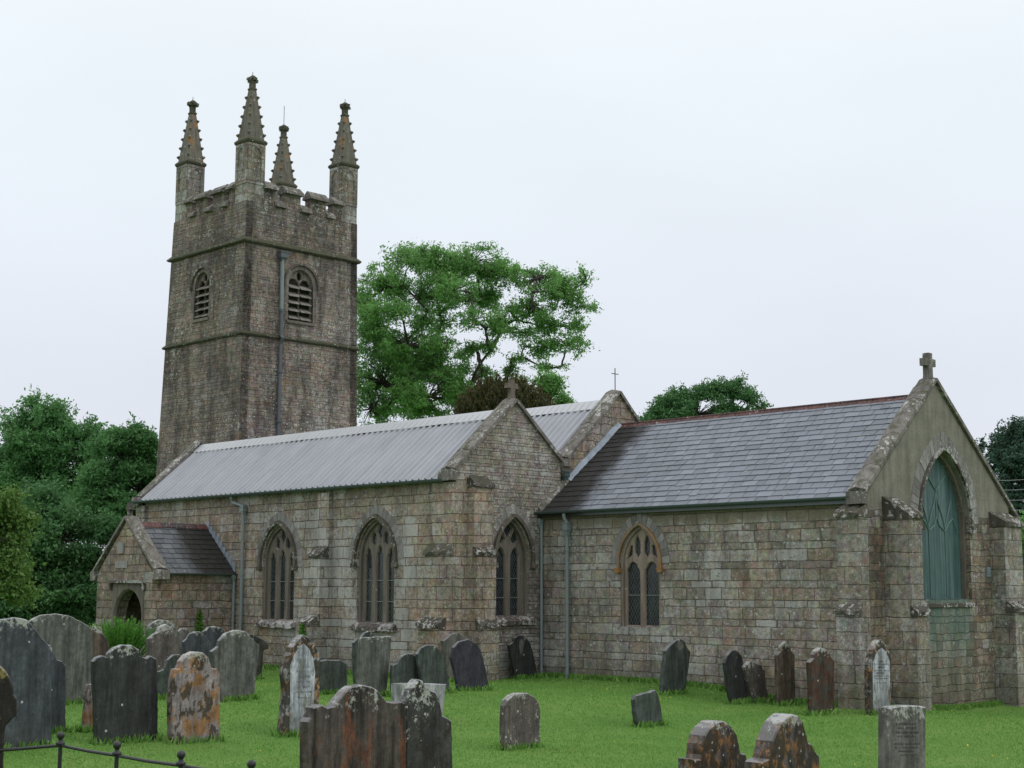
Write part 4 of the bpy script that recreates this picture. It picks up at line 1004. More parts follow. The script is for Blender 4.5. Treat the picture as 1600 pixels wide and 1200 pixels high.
# ------------------------------------------------------------------ gravestones
random.seed(77)
GR = 'gravestones standing in the churchyard grass'
def gs(name, **k):
    return plainstone(name, coord='obj', **k)
GM = {
 'green': gs('green grey slate stone', toplich=0.15, c0=(.062, .075, .064), c1=(.075, .088, .072), lich=.12, spots=.35, streak=.45, sc=1.4, rough=.6),
 'palegreen': gs('pale weathered slate', toplich=0.4, c0=(.115, .12, .098), c1=(.13, .13, .108), lich=.25, spots=.35, streak=.4, sc=1.3, rough=.6),
 'bluegrey': gs('blue grey slate stone', toplich=0.55, c0=(.058, .066, .070), c1=(.07, .078, .082), lich=.18, spots=.7, streak=.4, sc=1.3, rough=.55),
 'dark': gs('blackened slate', toplich=0.35, c0=(.032, .035, .032), c1=(.045, .046, .042), lich=.2, spots=.6, streak=.4, sc=1.5, rough=.6),
 'purple': gs('dark purple slate', toplich=0, c0=(.042, .040, .050), c1=(.05, .048, .058), lich=.05, spots=.35, streak=.2, sc=1.4, rough=.55),
 'brown': gs('brown weathered stone', c0=(.105, .08, .055), c1=(.13, .10, .07), lich=.4, spots=.9, streak=.55, sc=1.3, patchy=((.05, .035, .025), .35)),
 'redbrown': gs('red brown stone', toplich=0.7, c0=(.075, .04, .027), c1=(.10, .055, .035), lich=.3, spots=.7, streak=.5, sc=1.3, patchy=((.05, .055, .045), .6)),
 'rust': gs('rust stained stone', toplich=0.25, c0=(.085, .065, .055), c1=(.10, .08, .065), lich=.15, spots=.3, streak=.75, sc=1.0, patchy=((.15, .058, .032), .55), pstretch=(1.6, 1.6, .4), rough=.42),
 'orange': gs('orange lichened stone', toplich=0.4, c0=(.25, .215, .20), c1=(.30, .25, .23), lich=.12, spots=.3, orange=.72, streak=.3, sc=1.7, patchy=((.045, .035, .02), .62), pstretch=(1, 1, .7)),
 'orange2': gs('orange black lichened stone', toplich=0.6, c0=(.10, .085, .08), c1=(.12, .10, .095), lich=.3, spots=.6, orange=.85, streak=.3, sc=2.2, patchy=((.035, .028, .02), .85), pstretch=(1, 1, .6), rough=.55),
 'grey': gs('grey lichened stone', c0=(.105, .09, .075), c1=(.13, .11, .09), lich=.7, spots=1., streak=.3, sc=1.5),
 'crust': gs('dark lichen crusted stone', c0=(.045, .045, .038), c1=(.06, .06, .05), lich=.65, spots=1., streak=.4, sc=1.6, patchy=((.03, .025, .02), .6)),
 'granite': gs('pale speckled granite', toplich=0.15, c0=(.13, .125, .105), c1=(.15, .142, .12), lich=.3, spots=.2, streak=.3, sc=1.6),
 'marble': gs('white marble', toplich=-0.5, c0=(.40, .41, .42), c1=(.46, .47, .48), lich=.0, spots=.0, streak=.55, sc=1.6, rough=.45, patchy=((.20, .20, .17), .55), pstretch=(1.5, 1.5, .5)),
 'marbledirty': gs('stained marble edge', toplich=0.2, c0=(.26, .25, .23), c1=(.30, .29, .26), lich=.05, spots=.1, orange=.85, streak=.6, sc=1.4, patchy=((.03, .027, .022), .85)),
 'pale': gs('pale limestone', toplich=0, c0=(.36, .36, .34), c1=(.40, .40, .38), lich=.1, spots=.1, streak=.3),
 'letter2': gs('faded lettering', toplich=-3, c0=(.30, .30, .31), c1=(.34, .34, .35), lich=0, spots=0, streak=.1),
 'letter': gs('worn lettering', toplich=-3, c0=(.045, .05, .045), c1=(.07, .075, .07), lich=0, spots=0, streak=.1),
}
STONES = []
def stone(label, pts, base=None, d=None, yaw=0., th=.10, mat='green', tilt=None, seg=.07, rough=.006, group=GR, name='gravestone'):
    """traced outline of the front face, set on a vertical plane at its own distance; pts run bottom left, over the top, bottom right"""
    if base: B = gpt(*base)
    else:
        q = at(sum(p[0] for p in pts)/len(pts), 1100, d); B = np.array([q[0], q[1], ground(q[0], q[1])])
    N = np.array([math.cos(yaw), math.sin(yaw), 0.]); U = np.array([-math.sin(yaw), math.cos(yaw), 0.])
    P2 = []
    for (x, y) in pts:
        q = on_plane(x, y, B, N)-B; P2.append((q@U, q[2]))
    # smooth the traced line a little, then roughen it
    P2[0] = (P2[0][0], min(P2[0][1], -.03)); P2[-1] = (P2[-1][0], min(P2[-1][1], -.03))
    path = [P2[0]]
    for a, b in zip(P2, P2[1:]):
        k = max(1, int(math.dist(a, b)/seg))
        for i in range(1, k+1):
            t = i/k; path.append((a[0]+(b[0]-a[0])*t+random.uniform(-rough, rough), a[1]+(b[1]-a[1])*t+random.uniform(-rough, rough)))
    path[-1] = P2[-1]
    poly = [(path[0][0], -.3)]+path+[(path[-1][0], -.3)]
    root = thing(name, label, 'gravestone', tuple(B), group) if False else None
    m = MB(); ins = offset(poly, -.012 if sum(poly[i][0]*poly[(i+1) % len(poly)][1]-poly[(i+1) % len(poly)][0]*poly[i][1] for i in range(len(poly))) > 0 else -.012)
    Z = np.array([0, 0, 1.])
    P = lambda q, dd: tuple(U*q[0]+Z*q[1]+N*dd)
    n = len(poly)
    tr = tessellate_polygon([[Vector((q[0], q[1], 0)) for q in ins]])
    tr2 = tessellate_polygon([[Vector((q[0], q[1], 0)) for q in poly]])
    m.add([P(q, 0) for q in ins], tr, .5)
    m.add([P(q, -th) for q in poly], tr2, .5)
    m.add([P(q, 0) for q in ins]+[P(q, -.014) for q in poly]+[P(q, -th) for q in poly],
          [(i, (i+1) % n, (i+1) % n+n, i+n) for i in range(n)]+[(i+n, (i+1) % n+n, (i+1) % n+2*n, i+2*n) for i in range(n)], .5)
    o = m.obj(name, GM[mat]); o.location = tuple(B)
    tag(o, label, 'gravestone', group)
    STONES.append((B, U, P2[0][0], P2[-1][0], th, N))
    o['_u'] = 0; del o['_u']
    return o, B, U, N

stone('broad grey slate headstone with white lichen spots, cut by the left edge of the photo', [(-34, 1166), (-30, 985), (-14, 972), (2, 968), (24, 964), (43, 969), (56, 983), (66, 996), (78, 1011), (81, 1048), (82, 1170)], (45, 1170), th=.09, mat='bluegrey', yaw=.05)
stone('dark slate headstone with curved shoulder half hidden behind the broad grey one at far left', [(60, 1146), (62, 1004), (79, 1008), (84, 1020), (90, 1030), (97, 1033), (103, 1041), (103, 1148)], (90, 1146), mat='bluegrey', yaw=.05)
stone('wide pale slate headstone with low arched top, tallest at the left rear', [(42, 1100), (44, 972), (54, 966), (65, 961), (87, 959), (108, 962), (121, 968), (139, 978), (145, 987), (146, 1061), (146, 1102)], (100, 1101), mat='palegreen', th=.08)
stone('pinkish brown headstone showing only its right shoulder behind the wide pale slate', [(140, 1086), (146, 978), (150, 979), (158, 988), (166, 996), (171, 1004), (172, 1086)], (160, 1086), mat='brown')
stone('black slate headstone with round head and two scrolled shoulders beside the fern bush', [(152, 1160), (149, 1092), (147, 1048), (147, 1034), (152, 1028), (160, 1024.5), (168, 1027), (171, 1020), (180, 1012), (193, 1007), (206, 1008), (217, 1015), (223, 1026), (230, 1029), (236, 1024), (245, 1029), (247, 1092), (247, 1161)], (200, 1162), mat='dark', th=.10)
stone('small leaning stone with bright orange face peeping from behind the black slate', [(131, 1144), (136, 1100), (140, 1069), (149, 1068), (153, 1085), (154, 1145)], (142, 1144), mat='orange', th=.1, yaw=.1)
stone('round headed stone blotched orange, grey and black with square shoulders', [(270, 1160), (269, 1092), (272, 1058), (275, 1046), (281, 1044), (284.5, 1033), (293, 1023), (304, 1018), (317, 1019), (326, 1027), (331, 1044), (339, 1045), (344, 1055), (345, 1092), (344, 1158)], (305, 1161), mat='orange', th=.15)
stone('small green slate headstone behind the orange blotched stone', [(248, 1092), (247.6, 1050), (256, 1046), (263, 1031), (271.5, 1023), (280, 1022), (290, 1028), (296, 1040), (296, 1093)], (270, 1092), mat='green', th=.07)
stone('brown headstone with white lichened left shoulder in front of the porch', [(235, 1085), (234, 1030), (232.5, 998), (239, 992), (245.5, 988), (250, 979), (260, 974.6), (269, 981), (275, 990), (278, 998), (279, 1027), (277, 1085)], (255, 1085), mat='grey', th=.10)
stone('faint grey round topped stone farthest back by the porch wall', [(229, 1078), (230, 984), (237, 974), (250, 968), (265, 970), (275, 977), (280, 990), (280, 1078)], (252, 1070), mat='palegreen', th=.08)
stone('plain low grey stone between the porch wall and the dark slate pair', [(275, 1068), (276, 988), (284, 982), (292, 982), (300, 990), (302, 1068)], (288, 1064), mat='granite', th=.08)
stone('dark slate with small pointed shoulders, left of the pair below the aisle downpipes', [(288, 1062), (287, 1003), (292, 998), (297, 990), (304, 986.6), (313, 986.6), (321, 993), (328, 1003), (333, 1010), (333, 1062)], (308, 1066), mat='bluegrey', th=.07)
stone('dark slate with round top, right of the pair below the aisle downpipes', [(316, 1060), (317, 988), (326, 980), (335, 978), (344, 980), (352, 987), (357, 1000), (357, 1060)], (338, 1060), mat='bluegrey', th=.07)
stone('large olive grey headstone with curved shoulders and a lichen crusted crest', [(347, 1096), (338, 1060), (331, 1018), (341, 1010), (343, 1001), (352, 990), (367, 984), (384, 986), (392, 996), (400, 1003), (406, 1008), (402, 1048), (397, 1096)], (370, 1096), mat='palegreen', th=.08, yaw=.05)
stone('dark edged slab whose lichened shoulder shows right of the olive grey headstone', [(385, 1062), (384, 990), (395, 991), (404, 996), (413, 1000), (420, 1008), (420, 1014), (412, 1016), (409, 1062)], (398, 1062), mat='crust', th=.12)
o_, B, U, N = stone('tall gothic pointed headstone with white marble face under orange lichened rim', [(440, 1148), (444, 1125), (448, 1080), (445, 1048), (449, 1032), (458, 1012), (467, 999), (474, 992), (482, 996), (491, 1006), (499, 1020), (502, 1048), (499, 1092), (494, 1150)], (468, 1149), mat='marbledirty', th=.16)
def inset(par, B, U, N, pts, mat, name, d0=-.005, d1=.008, label=None):
    P2 = []
    for x, y in pts:
        q = on_plane(x, y, B, N)-B; P2.append((q@U, q[2]))
    m = MB(); m.plate(P2, [], tuple(B+N*d1), tuple(U), tuple(N), d1-d0, .5)
    o = m.obj(name, GM[mat], par); return o
inset(o_, B, U, N, [(452, 1146), (453, 1090), (453, 1040), (460, 1022), (468, 1010), (474, 1005), (482, 1013), (489, 1028), (492, 1050), (490, 1100), (487, 1147)], 'marble', 'face_panel')
LATER = (o_, B, U, N)
stone('low flat topped slate slab between the gothic stone and the tall grey slab', [(500, 1088), (501, 1033), (510, 1031), (520, 1031.5), (531, 1031), (537, 1034), (543, 1038), (543, 1088)], (520, 1084), mat='green', th=.08)
stone('slate stone with small round knob showing above the tall flat slab', [(556, 1076), (553, 1040), (553, 1004), (558, 998), (566, 995), (570, 989), (576, 986), (582, 988), (586, 993), (590, 997), (590, 1076)], (572, 1074), mat='green', th=.07)
stone('tall straight green slate slab with square top leaning slightly left', [(557, 1090), (561, 1040), (563, 996), (588, 995), (612, 994), (609, 1037), (603, 1090)], (582, 1090), mat='palegreen', th=.07)
stone('green slate with round head and one square shoulder, left of the overlapping pair', [(613, 1086), (613, 1040), (621, 1036), (627, 1027), (635, 1021), (644, 1021), (652, 1027), (656, 1040), (658, 1086)], (636, 1088), mat='green', th=.07)
stone('round topped slate leaning right, overlapping the green one beside it', [(664, 1086), (655, 1045), (652, 1022), (659, 1012), (668, 1007), (679, 1007.6), (687, 1015), (694, 1028), (700, 1054), (706, 1084)], (684, 1086), mat='green', th=.07)
stone('brown grey stone with pointed scrolled top behind the dark purple slate', [(702, 1066), (698, 1030), (692, 1001), (700, 997), (705, 991), (715, 988), (724, 994), (735, 999), (738, 1030), (738, 1066)], (715, 1066), mat='granite', th=.09)
stone('dark purple slate with chipped rounded head leaning left, two white spots', [(717, 1078), (711, 1050), (705, 1028), (709, 1012), (718, 1002), (731, 998.5), (744, 1005), (751, 1014), (756, 1030), (766, 1078)], (741, 1079), mat='purple', th=.07)
stone('pale limestone block with flat white top behind the lichened double stones', [(634, 1130), (631, 1069), (665, 1068), (698, 1069), (694, 1100), (690, 1132)], (665, 1130), mat='pale', th=.35, rough=.002)
stone('large rust streaked headstone with twin curved shoulders in the front row', [(482, 1320), (480.6, 1200), (480.6, 1128), (486, 1122), (489, 1106), (503, 1101), (512, 1106), (523, 1103.5), (531.5, 1092), (540, 1081), (551, 1073), (566, 1070), (581, 1072.5), (592, 1080), (599, 1089), (605, 1096), (616, 1097), (628, 1096), (634, 1099), (636, 1135), (634, 1320)], d=14.2, mat='rust', th=.12, seg=.04, rough=.003)
stone('dark lichen spotted headstone with peaked top touching the rust streaked one', [(634, 1300), (635, 1140), (634, 1096), (641, 1080), (648, 1068), (655, 1061), (661, 1063), (666, 1072), (673, 1078.6), (681, 1081), (686, 1088), (690, 1104), (692, 1119), (700, 1122), (707, 1128), (708, 1200), (709, 1300)], d=14.9, mat='crust', th=.12, seg=.04, rough=.006)
stone('lone round topped stone with white lichen blotches in the middle of the lawn', [(790, 1170), (789, 1130), (790, 1103), (794, 1093), (802, 1086), (812, 1082.4), (824, 1083), (834, 1088), (842, 1097), (845, 1108), (845, 1173)], (818, 1171), mat='grey', th=.12)
o_, B, U, N = stone('black slate with pale drip mark leaning left against the aisle wall by the pipe', [(807, 1060), (801, 1035), (795, 1008), (802, 1003), (804, 997), (811, 992), (818, 993), (824, 999), (828, 1003), (833, 1018), (842, 1060)], (824, 1060), mat='dark', th=.07)
inset(o_, B, U, N, [(813, 1022), (811, 1010), (812, 1000), (816, 998), (818, 1004), (818, 1012), (815, 1024)], 'palegreen', 'pale_stain', -.002, .004)
stone('small broken green slate stump tilting on the open lawn', [(998, 1136), (993, 1112), (991.5, 1093), (994, 1087), (1006, 1083), (1016, 1082), (1024, 1078), (1028, 1084), (1033, 1102), (1037, 1135)], (1016, 1136), mat='green', th=.09)
o_, B, U, N = stone('dark slate with sloping shoulders and a pale oval set in its head', [(1034, 1083), (1037, 1050), (1041, 1017), (1046, 1010), (1056, 1001), (1063, 998), (1069, 1001), (1073, 1010), (1079, 1018), (1076, 1046), (1071, 1083)], (1052, 1083), mat='green', th=.09)
inset(o_, B, U, N, [(1063+5*math.cos(a), 1010+8*math.sin(a)) for a in [2*math.pi*k/14 for k in range(14)]], 'granite', 'oval_medallion', -.002, .006)
stone('dark fluted round topped slate leaning left beside the chancel wall', [(1143, 1100), (1138, 1072), (1133, 1036), (1137, 1024), (1144, 1016), (1152, 1016), (1159, 1024), (1162, 1036), (1166, 1060), (1171, 1100)], (1156, 1100), mat='dark', th=.08)
stone('grey lichen covered stone leaning on the dark fluted slate', [(1179, 1099), (1169, 1066), (1163, 1042), (1172, 1034), (1188, 1038), (1196, 1048), (1197, 1072), (1205, 1098)], (1192, 1098), mat='grey', th=.10)
stone('narrow brown headstone with lichened ogee peak near the chancel corner', [(1215, 1100), (1215, 1024), (1220, 1017), (1222, 1008), (1228, 1002), (1234, 1008), (1237, 1016), (1242, 1024), (1243, 1100)], (1229, 1103), mat='brown', th=.08)
stone('red brown upright headstone with white lichen at its foot and crest', [(1269, 1117), (1268, 1075), (1266, 1035), (1272, 1028), (1275, 1018), (1282, 1012), (1290, 1013), (1296, 1020), (1298, 1026), (1304, 1033), (1304, 1117)], (1286, 1117), mat='redbrown', th=.10)
o_, B, U, N = stone('narrow gothic pointed headstone with white marble face at the chancel corner', [(1361, 1114), (1360, 1050), (1361, 1032), (1364, 1015), (1371, 1003), (1376, 999), (1384, 1006), (1390, 1018), (1393, 1032), (1392, 1050), (1392, 1115)], (1377, 1115), mat='marbledirty', th=.14)
inset(o_, B, U, N, [(1364, 1112), (1363, 1060), (1364, 1035), (1370, 1018), (1377, 1012), (1384, 1018), (1390, 1034), (1390, 1060), (1387, 1112)], 'marble', 'face_panel')
def lettering(par, B, U, N, rows, mat='letter', d=.012):
    """worn, unreadable inscription cut as short strokes"""
    m = MB(); rnd = random.Random(5)
    for (x0, x1, y, hpx) in rows:
        a = on_plane(x0, y, B, N)-B; b = on_plane(x1, y, B, N)-B; h = abs((on_plane(x0, y-hpx, B, N)-B)[2]-a[2])
        L = np.linalg.norm(b-a); u = (b-a)/L; s = 0
        while s < L-h*.3:
            w = h*rnd.uniform(.35, .7)
            if rnd.random() > .14:
                for k in range(2):
                    p = B+a+u*(s+k*w*.45)+N*d
                    q = p+u*(h*.14)
                    m.add([tuple(p), tuple(q), tuple(q+np.array([0, 0, h])+u*rnd.uniform(-.2, .2)*h), tuple(p+np.array([0, 0, h])+u*rnd.uniform(-.2, .2)*h)], [(0, 1, 2, 3)])
                p = B+a+u*s+N*d+np.array([0, 0, h*rnd.choice((0, .45, .85))])
                q = p+u*(w*.55); m.add([tuple(p), tuple(q), tuple(q+np.array([0, 0, h*.15])), tuple(p+np.array([0, 0, h*.15]))], [(0, 1, 2, 3)])
            s += w+h*.18
    return m.obj('worn_lettering', GM[mat], par)
lettering(o_, B, U, N, [(1372, 1381, 1034.5, 2.2), (1365, 1388, 1038.5, 1.6), (1371, 1381, 1044, 2.6), (1365, 1389, 1048.5, 1.4), (1368, 1383, 1053, 2.6), (1364, 1389, 1057, 1.5), (1366, 1386, 1061, 1.5), (1368, 1385, 1067.5, 1.4)])
lettering(LATER[0], LATER[1], LATER[2], LATER[3], [(466, 483, 1042, 2.2), (463, 487, 1050, 2.4), (465, 486, 1058, 2.), (462, 488, 1066, 2.4), (466, 485, 1074, 2.2), (463, 487, 1082, 2), (465, 485, 1091, 2.2)], mat='letter2')
o_, B, U, N = stone('grey granite slab with near flat top and worn lettering at the lower right', [(1388, 1330), (1387, 1200), (1387, 1106.5), (1400, 1103.5), (1420, 1102), (1436, 1102.5), (1447, 1104.5), (1447, 1200), (1448, 1330)], d=14.6, mat='granite', th=.10, rough=.002, yaw=-.02)
lettering(o_, B, U, N, [(1400, 1430, 1133, 3.5), (1403, 1431, 1139, 3.2), (1398, 1436, 1146, 3.), (1403, 1430, 1152, 3), (1397, 1438, 1164, 3), (1398, 1438, 1169.5, 2.8), (1403, 1430, 1175, 2.5), (1405, 1432, 1181, 2.5)], d=.003)
stone('thick round headed stone with orange lichen and stepped shoulders, left of the front pair', [(1084, 1330), (1084, 1187), (1095, 1186), (1097, 1180), (1098, 1162), (1102, 1150), (1109, 1138), (1120, 1128.5), (1131, 1126), (1143, 1134), (1152, 1148), (1156, 1166), (1158, 1177), (1166, 1177.5), (1168, 1186), (1174, 1193), (1182, 1194), (1182, 1330)], d=14.9, mat='orange2', th=.19, seg=.04, rough=.004)
stone('thick round headed stone with orange lichen and black rim, right of the front pair', [(1190, 1330), (1190, 1192), (1202, 1186), (1205, 1172), (1208, 1158), (1214, 1144), (1221, 1130), (1229, 1120), (1238, 1115.6), (1248, 1118), (1256, 1130), (1261, 1148), (1263, 1161), (1269, 1162), (1273, 1172), (1281, 1181), (1283, 1330)], d=14.6, mat='orange2', th=.19, seg=.04, rough=.004)
# wheel-head cross at the left edge
CXp = -16
half = [(22, 1230), (22, 1145), (25, 1134), (31, 1127), (37, 1122), (41, 1118), (42, 1104), (41, 1092), (37, 1085), (36, 1074), (31, 1060), (23, 1048), (13, 1038), (4, 1034)]
full = [(CXp-x, y) for x, y in half]+[(CXp+x, y) for x, y in half[::-1]]
GM['goldcross'] = gs('blackened cross stone with gold lichen', c0=(.02, .017, .014), c1=(.03, .025, .02), lich=.1, spots=.5, lc=(.30, .24, .08), streak=.3, sc=2.2)
o_, B, U, N = stone('black wheel headed cross with gold lichen cut by the left edge of the photo', full, d=13.2, mat='goldcross', th=.10, seg=.03, rough=.003, name='grave_cross', group=None, yaw=-.5)
o_['category'] = 'cross'

# ------------------------------------------------------------------ iron railing
posts = []
for (x, y, d) in ((95, 1150, 12.9), (183, 1165, 12.15), (283, 1180, 11.5), (393, 1195, 10.95)):
    q = at(x, y, d); posts.append(Vector((q[0], q[1], q[2])))
q = at(-60, 1158, 13.4); left_ = Vector(q)
RL = thing('iron_railing', 'black wrought iron railing with ball topped posts in the lower left foreground', 'railing', (posts[0].x, posts[0].y, ground(posts[0].x, posts[0].y)))
for p in posts:
    gz = ground(p.x, p.y); m = MB()
    m.tube([(p.x, p.y, gz-.2), (p.x, p.y, p.z-.035)], [.017, .0165], 8)
    po = m.obj('post', M['iron'], RL, smooth=False)
    m = MB(); zs_ = [-.075, -.07, -.05, -.045, -.03, -.022, -.012, .006, .02, .03, .036]; rs_ = [.0165, .036, .036, .022, .016, .02, .029, .032, .028, .018, .004]
    m.tube([(p.x, p.y, p.z+a) for a in zs_], rs_, 14); m.obj('ball_finial', M['iron'], po, smooth=True)
rl = [left_+Vector((0, 0, -.09))]+[p+Vector((0, 0, -.075)) for p in posts]+[posts[-1]+(posts[-1]-posts[-2])+Vector((0, 0, -.08))]
for a, b in zip(rl, rl[1:]):
    m = MB(); m.tube([a, a.lerp(b, .5)+Vector((0, 0, -.006)), b], .013, 8); m.obj('rail', M['iron'], RL)

# ------------------------------------------------------------------ overhead wires
for k, (y0, y1) in enumerate(((742, 736), (756, 753), (772, 769.5), (787, 786))):
    a = at(1490, y0+3, 46); b = at(1720, y1-12, 40); m = MB()
    a = Vector(a); b = Vector(b)
    m.tube([a.lerp(b, t/12)+Vector((0, 0, -.25*math.sin(math.pi*t/12))) for t in range(13)], .007, 5)
    o = m.obj('overhead_wire', simple('pale cable', (.3, .32, .33), .5) if k == 0 else bpy.data.materials['pale cable'])
    tag(o, ['topmost', 'second from top', 'third from top', 'lowest'][k]+' of the four pale wires crossing the trees behind the chancel', 'wire', 'overhead wires')

# ------------------------------------------------------------------ leaves, trees
def leaf_mat(name, c0, c1, c2, tr=.30, rough=.5):
    g = G(name); t = g.attr('tint'); n = g.noise(g.pos(), .5, 3)
    c = g.ramp(t, [(0, c0), (.55, c1), (1, c2)]); c = g.scale(c, g.m('ADD', .75, g.m('MULTIPLY', n, .5)))
    return g.end(c, rough, None, .35, trans=tr)
BARK = plainstone('bark', (.06, .05, .04), (.075, .062, .05), lich=.15, spots=.2, streak=.5, bumpd=.03)
LF = {
 'ash': leaf_mat('ash leaves', (0.109, 0.249, 0.066), (0.176, 0.372, 0.103), (0.262, 0.481, 0.146), tr=0.5),
 'deep': leaf_mat('deep green leaves', (0.056, 0.150, 0.056), (0.088, 0.213, 0.075), (0.138, 0.288, 0.100), tr=.38),
 'mid': leaf_mat('mid green leaves', (0.077, 0.211, 0.069), (0.125, 0.295, 0.099), (0.183, 0.379, 0.133), tr=0.44),
 'yew': leaf_mat('yew needles', (.03, .04, .012), (.06, .065, .02), (.12, .10, .03), tr=.15),
 'near': leaf_mat('near yellow green leaves', (.07, .15, .03), (.12, .225, .05), (.18, .30, .07), tr=.36),
 'dist': leaf_mat('distant blue green leaves', (0.044, 0.094, 0.066), (0.061, 0.121, 0.083), (0.083, 0.154, 0.094), tr=.3),
 'fern': leaf_mat('bright fern', (.05, .15, .02), (.09, .24, .035), (.14, .33, .06)),
 'ivy': leaf_mat('ivy leaves', (.05, .15, .018), (.10, .25, .03), (.16, .34, .05)),
}
def fast_obj(name, V, F4, tint, mat, parent=None):
    """V (n,3) floats, F4 (m,k) ints"""
    org = np.array(parent_loc(parent)) if parent is not None else np.zeros(3)
    me = bpy.data.meshes.new(name); V = np.asarray(V, dtype=np.float32)-org.astype(np.float32); F4 = np.asarray(F4, dtype=np.int32)
    n, k = F4.shape
    me.vertices.add(len(V)); me.vertices.foreach_set('co', V.ravel())
    me.loops.add(n*k); me.loops.foreach_set('vertex_index', F4.ravel())
    me.polygons.add(n); me.polygons.foreach_set('loop_start', np.arange(0, n*k, k, dtype=np.int32)); me.polygons.foreach_set('loop_total', np.full(n, k, dtype=np.int32))
    me.update(); me.validate()
    a = me.attributes.new('tint', 'FLOAT', 'FACE'); a.data.foreach_set('value', np.asarray(tint, dtype=np.float32))
    me.materials.append(mat)
    o = bpy.data.objects.new(name, me); COL.objects.link(o)
    if parent is not None: o.parent = parent
    return o
def leaves(rs, C, D, size, asp=.42):
    """rhombic leaves at centres C pointing along D"""
    n = len(C); D = D/np.linalg.norm(D, axis=1)[:, None]
    R = rs.normal(size=(n, 3)); Sd = np.cross(D, R); Sd /= np.linalg.norm(Sd, axis=1)[:, None]
    L = size*rs.uniform(.6, 1.3, n)[:, None]; w = L*asp*.5
    nn = np.cross(D, Sd)
    V = np.stack([C-D*L*.5, C+Sd*w+nn*L*.08, C+D*L*.5, C-Sd*w+nn*L*.08], 1).reshape(-1, 3)
    return V, np.arange(4*n).reshape(n, 4)
def tree(name, label, base, clumps, nleaf, lsize, mat, seed, trunk_r=.35, fork=None, limbs=True, spray=16, sprd=.42, cat='tree', group='trees around the churchyard', shell=.55, up=.25, twig=True, sat=2, keep_f=.62):
    """clumps: (centre, radii) ellipsoids; leaves sit in sprays on twigs through each of them"""
    rs = np.random.RandomState(seed); rnd = random.Random(seed)
    big = list(clumps); clumps = list(clumps)
    for (c, r) in big:            # small outlying boughs break up the outline
        for q in range(sat):
            d = rs.normal(size=3); d[2] = abs(d[2])*.8-.15; d /= np.linalg.norm(d); f = rs.uniform(.28, .42)
            clumps.append((tuple(np.array(c)+d*np.array(r)*1.0), tuple(np.array(r)*f)))
    root = thing(name, label, cat, tuple(base), group)
    base = Vector(base); fork = Vector(fork) if fork is not None else base+Vector((0, 0, 2.5))
    tm = MB(); bm_ = MB()
    tm.tube([base+Vector((0, 0, -.3)), base.lerp(fork, .35)+Vector((rnd.uniform(-.1, .1), 0, 0)), base.lerp(fork, .7), fork], [trunk_r*1.35, trunk_r, trunk_r*.9, trunk_r*.8], 9)
    vol = np.array([r[0]*r[1]*r[2] for c, r in clumps])**.8; vol /= vol.sum()
    # limb skeleton: every clump joins the nearest one that is closer to the fork
    Cn = [Vector(c) for c, r in clumps]; order = sorted(range(len(Cn)), key=lambda i: (Cn[i]-fork).length)
    par = {}
    for q, i in enumerate(order):
        best = None; bd = (Cn[i]-fork).length*.50
        for j in order[:q]:
            dd = (Cn[i]-Cn[j]).length
            if dd < bd: bd = dd; best = j
        par[i] = best
    cnt = [1]*len(Cn)
    for i in reversed(order):
        if par[i] is not None: cnt[par[i]] += cnt[i]
    waves = [(rs.normal(size=3)*(2*math.pi/rs.uniform(.9, 3.0)/1.7), rs.uniform(0, 6.3)) for _ in range(9)]
    Cs, Ds, Ts = [], [], []
    for i in order:
        c = Cn[i]; a = fork if par[i] is None else Cn[par[i]]
        r0 = trunk_r*.50*(cnt[i]/len(Cn))**.5+.02; L_ = (c-a).length
        mid = a.lerp(c, .5)+Vector((rnd.uniform(-.08, .08), rnd.uniform(-.08, .08), rnd.uniform(-.02, .12)))*L_
        pts = [a.lerp(mid, t).lerp(mid.lerp(c, t), t)+Vector((rnd.uniform(-.03, .03), rnd.uniform(-.03, .03), rnd.uniform(-.03, .03)))*L_ for t in (0, .2, .4, .6, .8, 1)]
        pts[0] = a; pts[-1] = c
        if limbs: bm_.tube(pts, [r0*(1-.09*k) for k in range(6)], 6)
    for (c, r), v, ci in zip(clumps, vol, range(len(clumps))):
        c = Vector(c); r = np.array(r)
        k = max(4, int(nleaf*v/spray/keep_f)); kk = k*3
        d = rs.normal(size=(kk, 3)); d /= np.linalg.norm(d, axis=1)[:, None]
        lob = 1+.20*np.sin(d[:, 0]*6+seed+ci)+.18*np.sin(d[:, 2]*8+seed*2+ci*3)
        T = np.array(c)+d*r*(rs.uniform(0, 1, kk)**.42*lob)[:, None]
        # uneven filling: a coarse wave field leaves holes through which the sky shows
        f_ = sum(np.cos(T@kv+ph) for kv, ph in waves)
        ok = f_ > np.quantile(f_, 1-keep_f); T, d = T[ok][:int(k*keep_f)+2], d[ok][:int(k*keep_f)+2]; k = len(T)
        if twig:
            for q in range(0, k, 4):
                b = Vector(T[q]); m_ = c.lerp(b, .5)+Vector((rnd.uniform(-.15, .15), rnd.uniform(-.15, .15), rnd.uniform(0, .2)))*(b-c).length
                bm_.tube([c, c.lerp(m_, .6), m_.lerp(b, .4), b], [.035*trunk_r+.018, .03*trunk_r+.012, .012, .006], 4, False)
        tipd = d*.8+rs.normal(size=(k, 3))*.5; tipd[:, 2] += up; tipd /= np.linalg.norm(tipd, axis=1)[:, None]
        rep = np.repeat(np.arange(k), spray)
        s = sprd*(.5+.9*rs.uniform(size=k))
        q3 = rs.normal(size=(len(rep), 3)); q3 /= np.linalg.norm(q3, axis=1)[:, None]; q3 *= (rs.uniform(size=len(rep))**.5)[:, None]
        P = T[rep]+q3*(s[rep])[:, None]*np.array([.7, .7, .38])+tipd[rep]*(rs.uniform(-.5, .8, len(rep))*s[rep])[:, None]
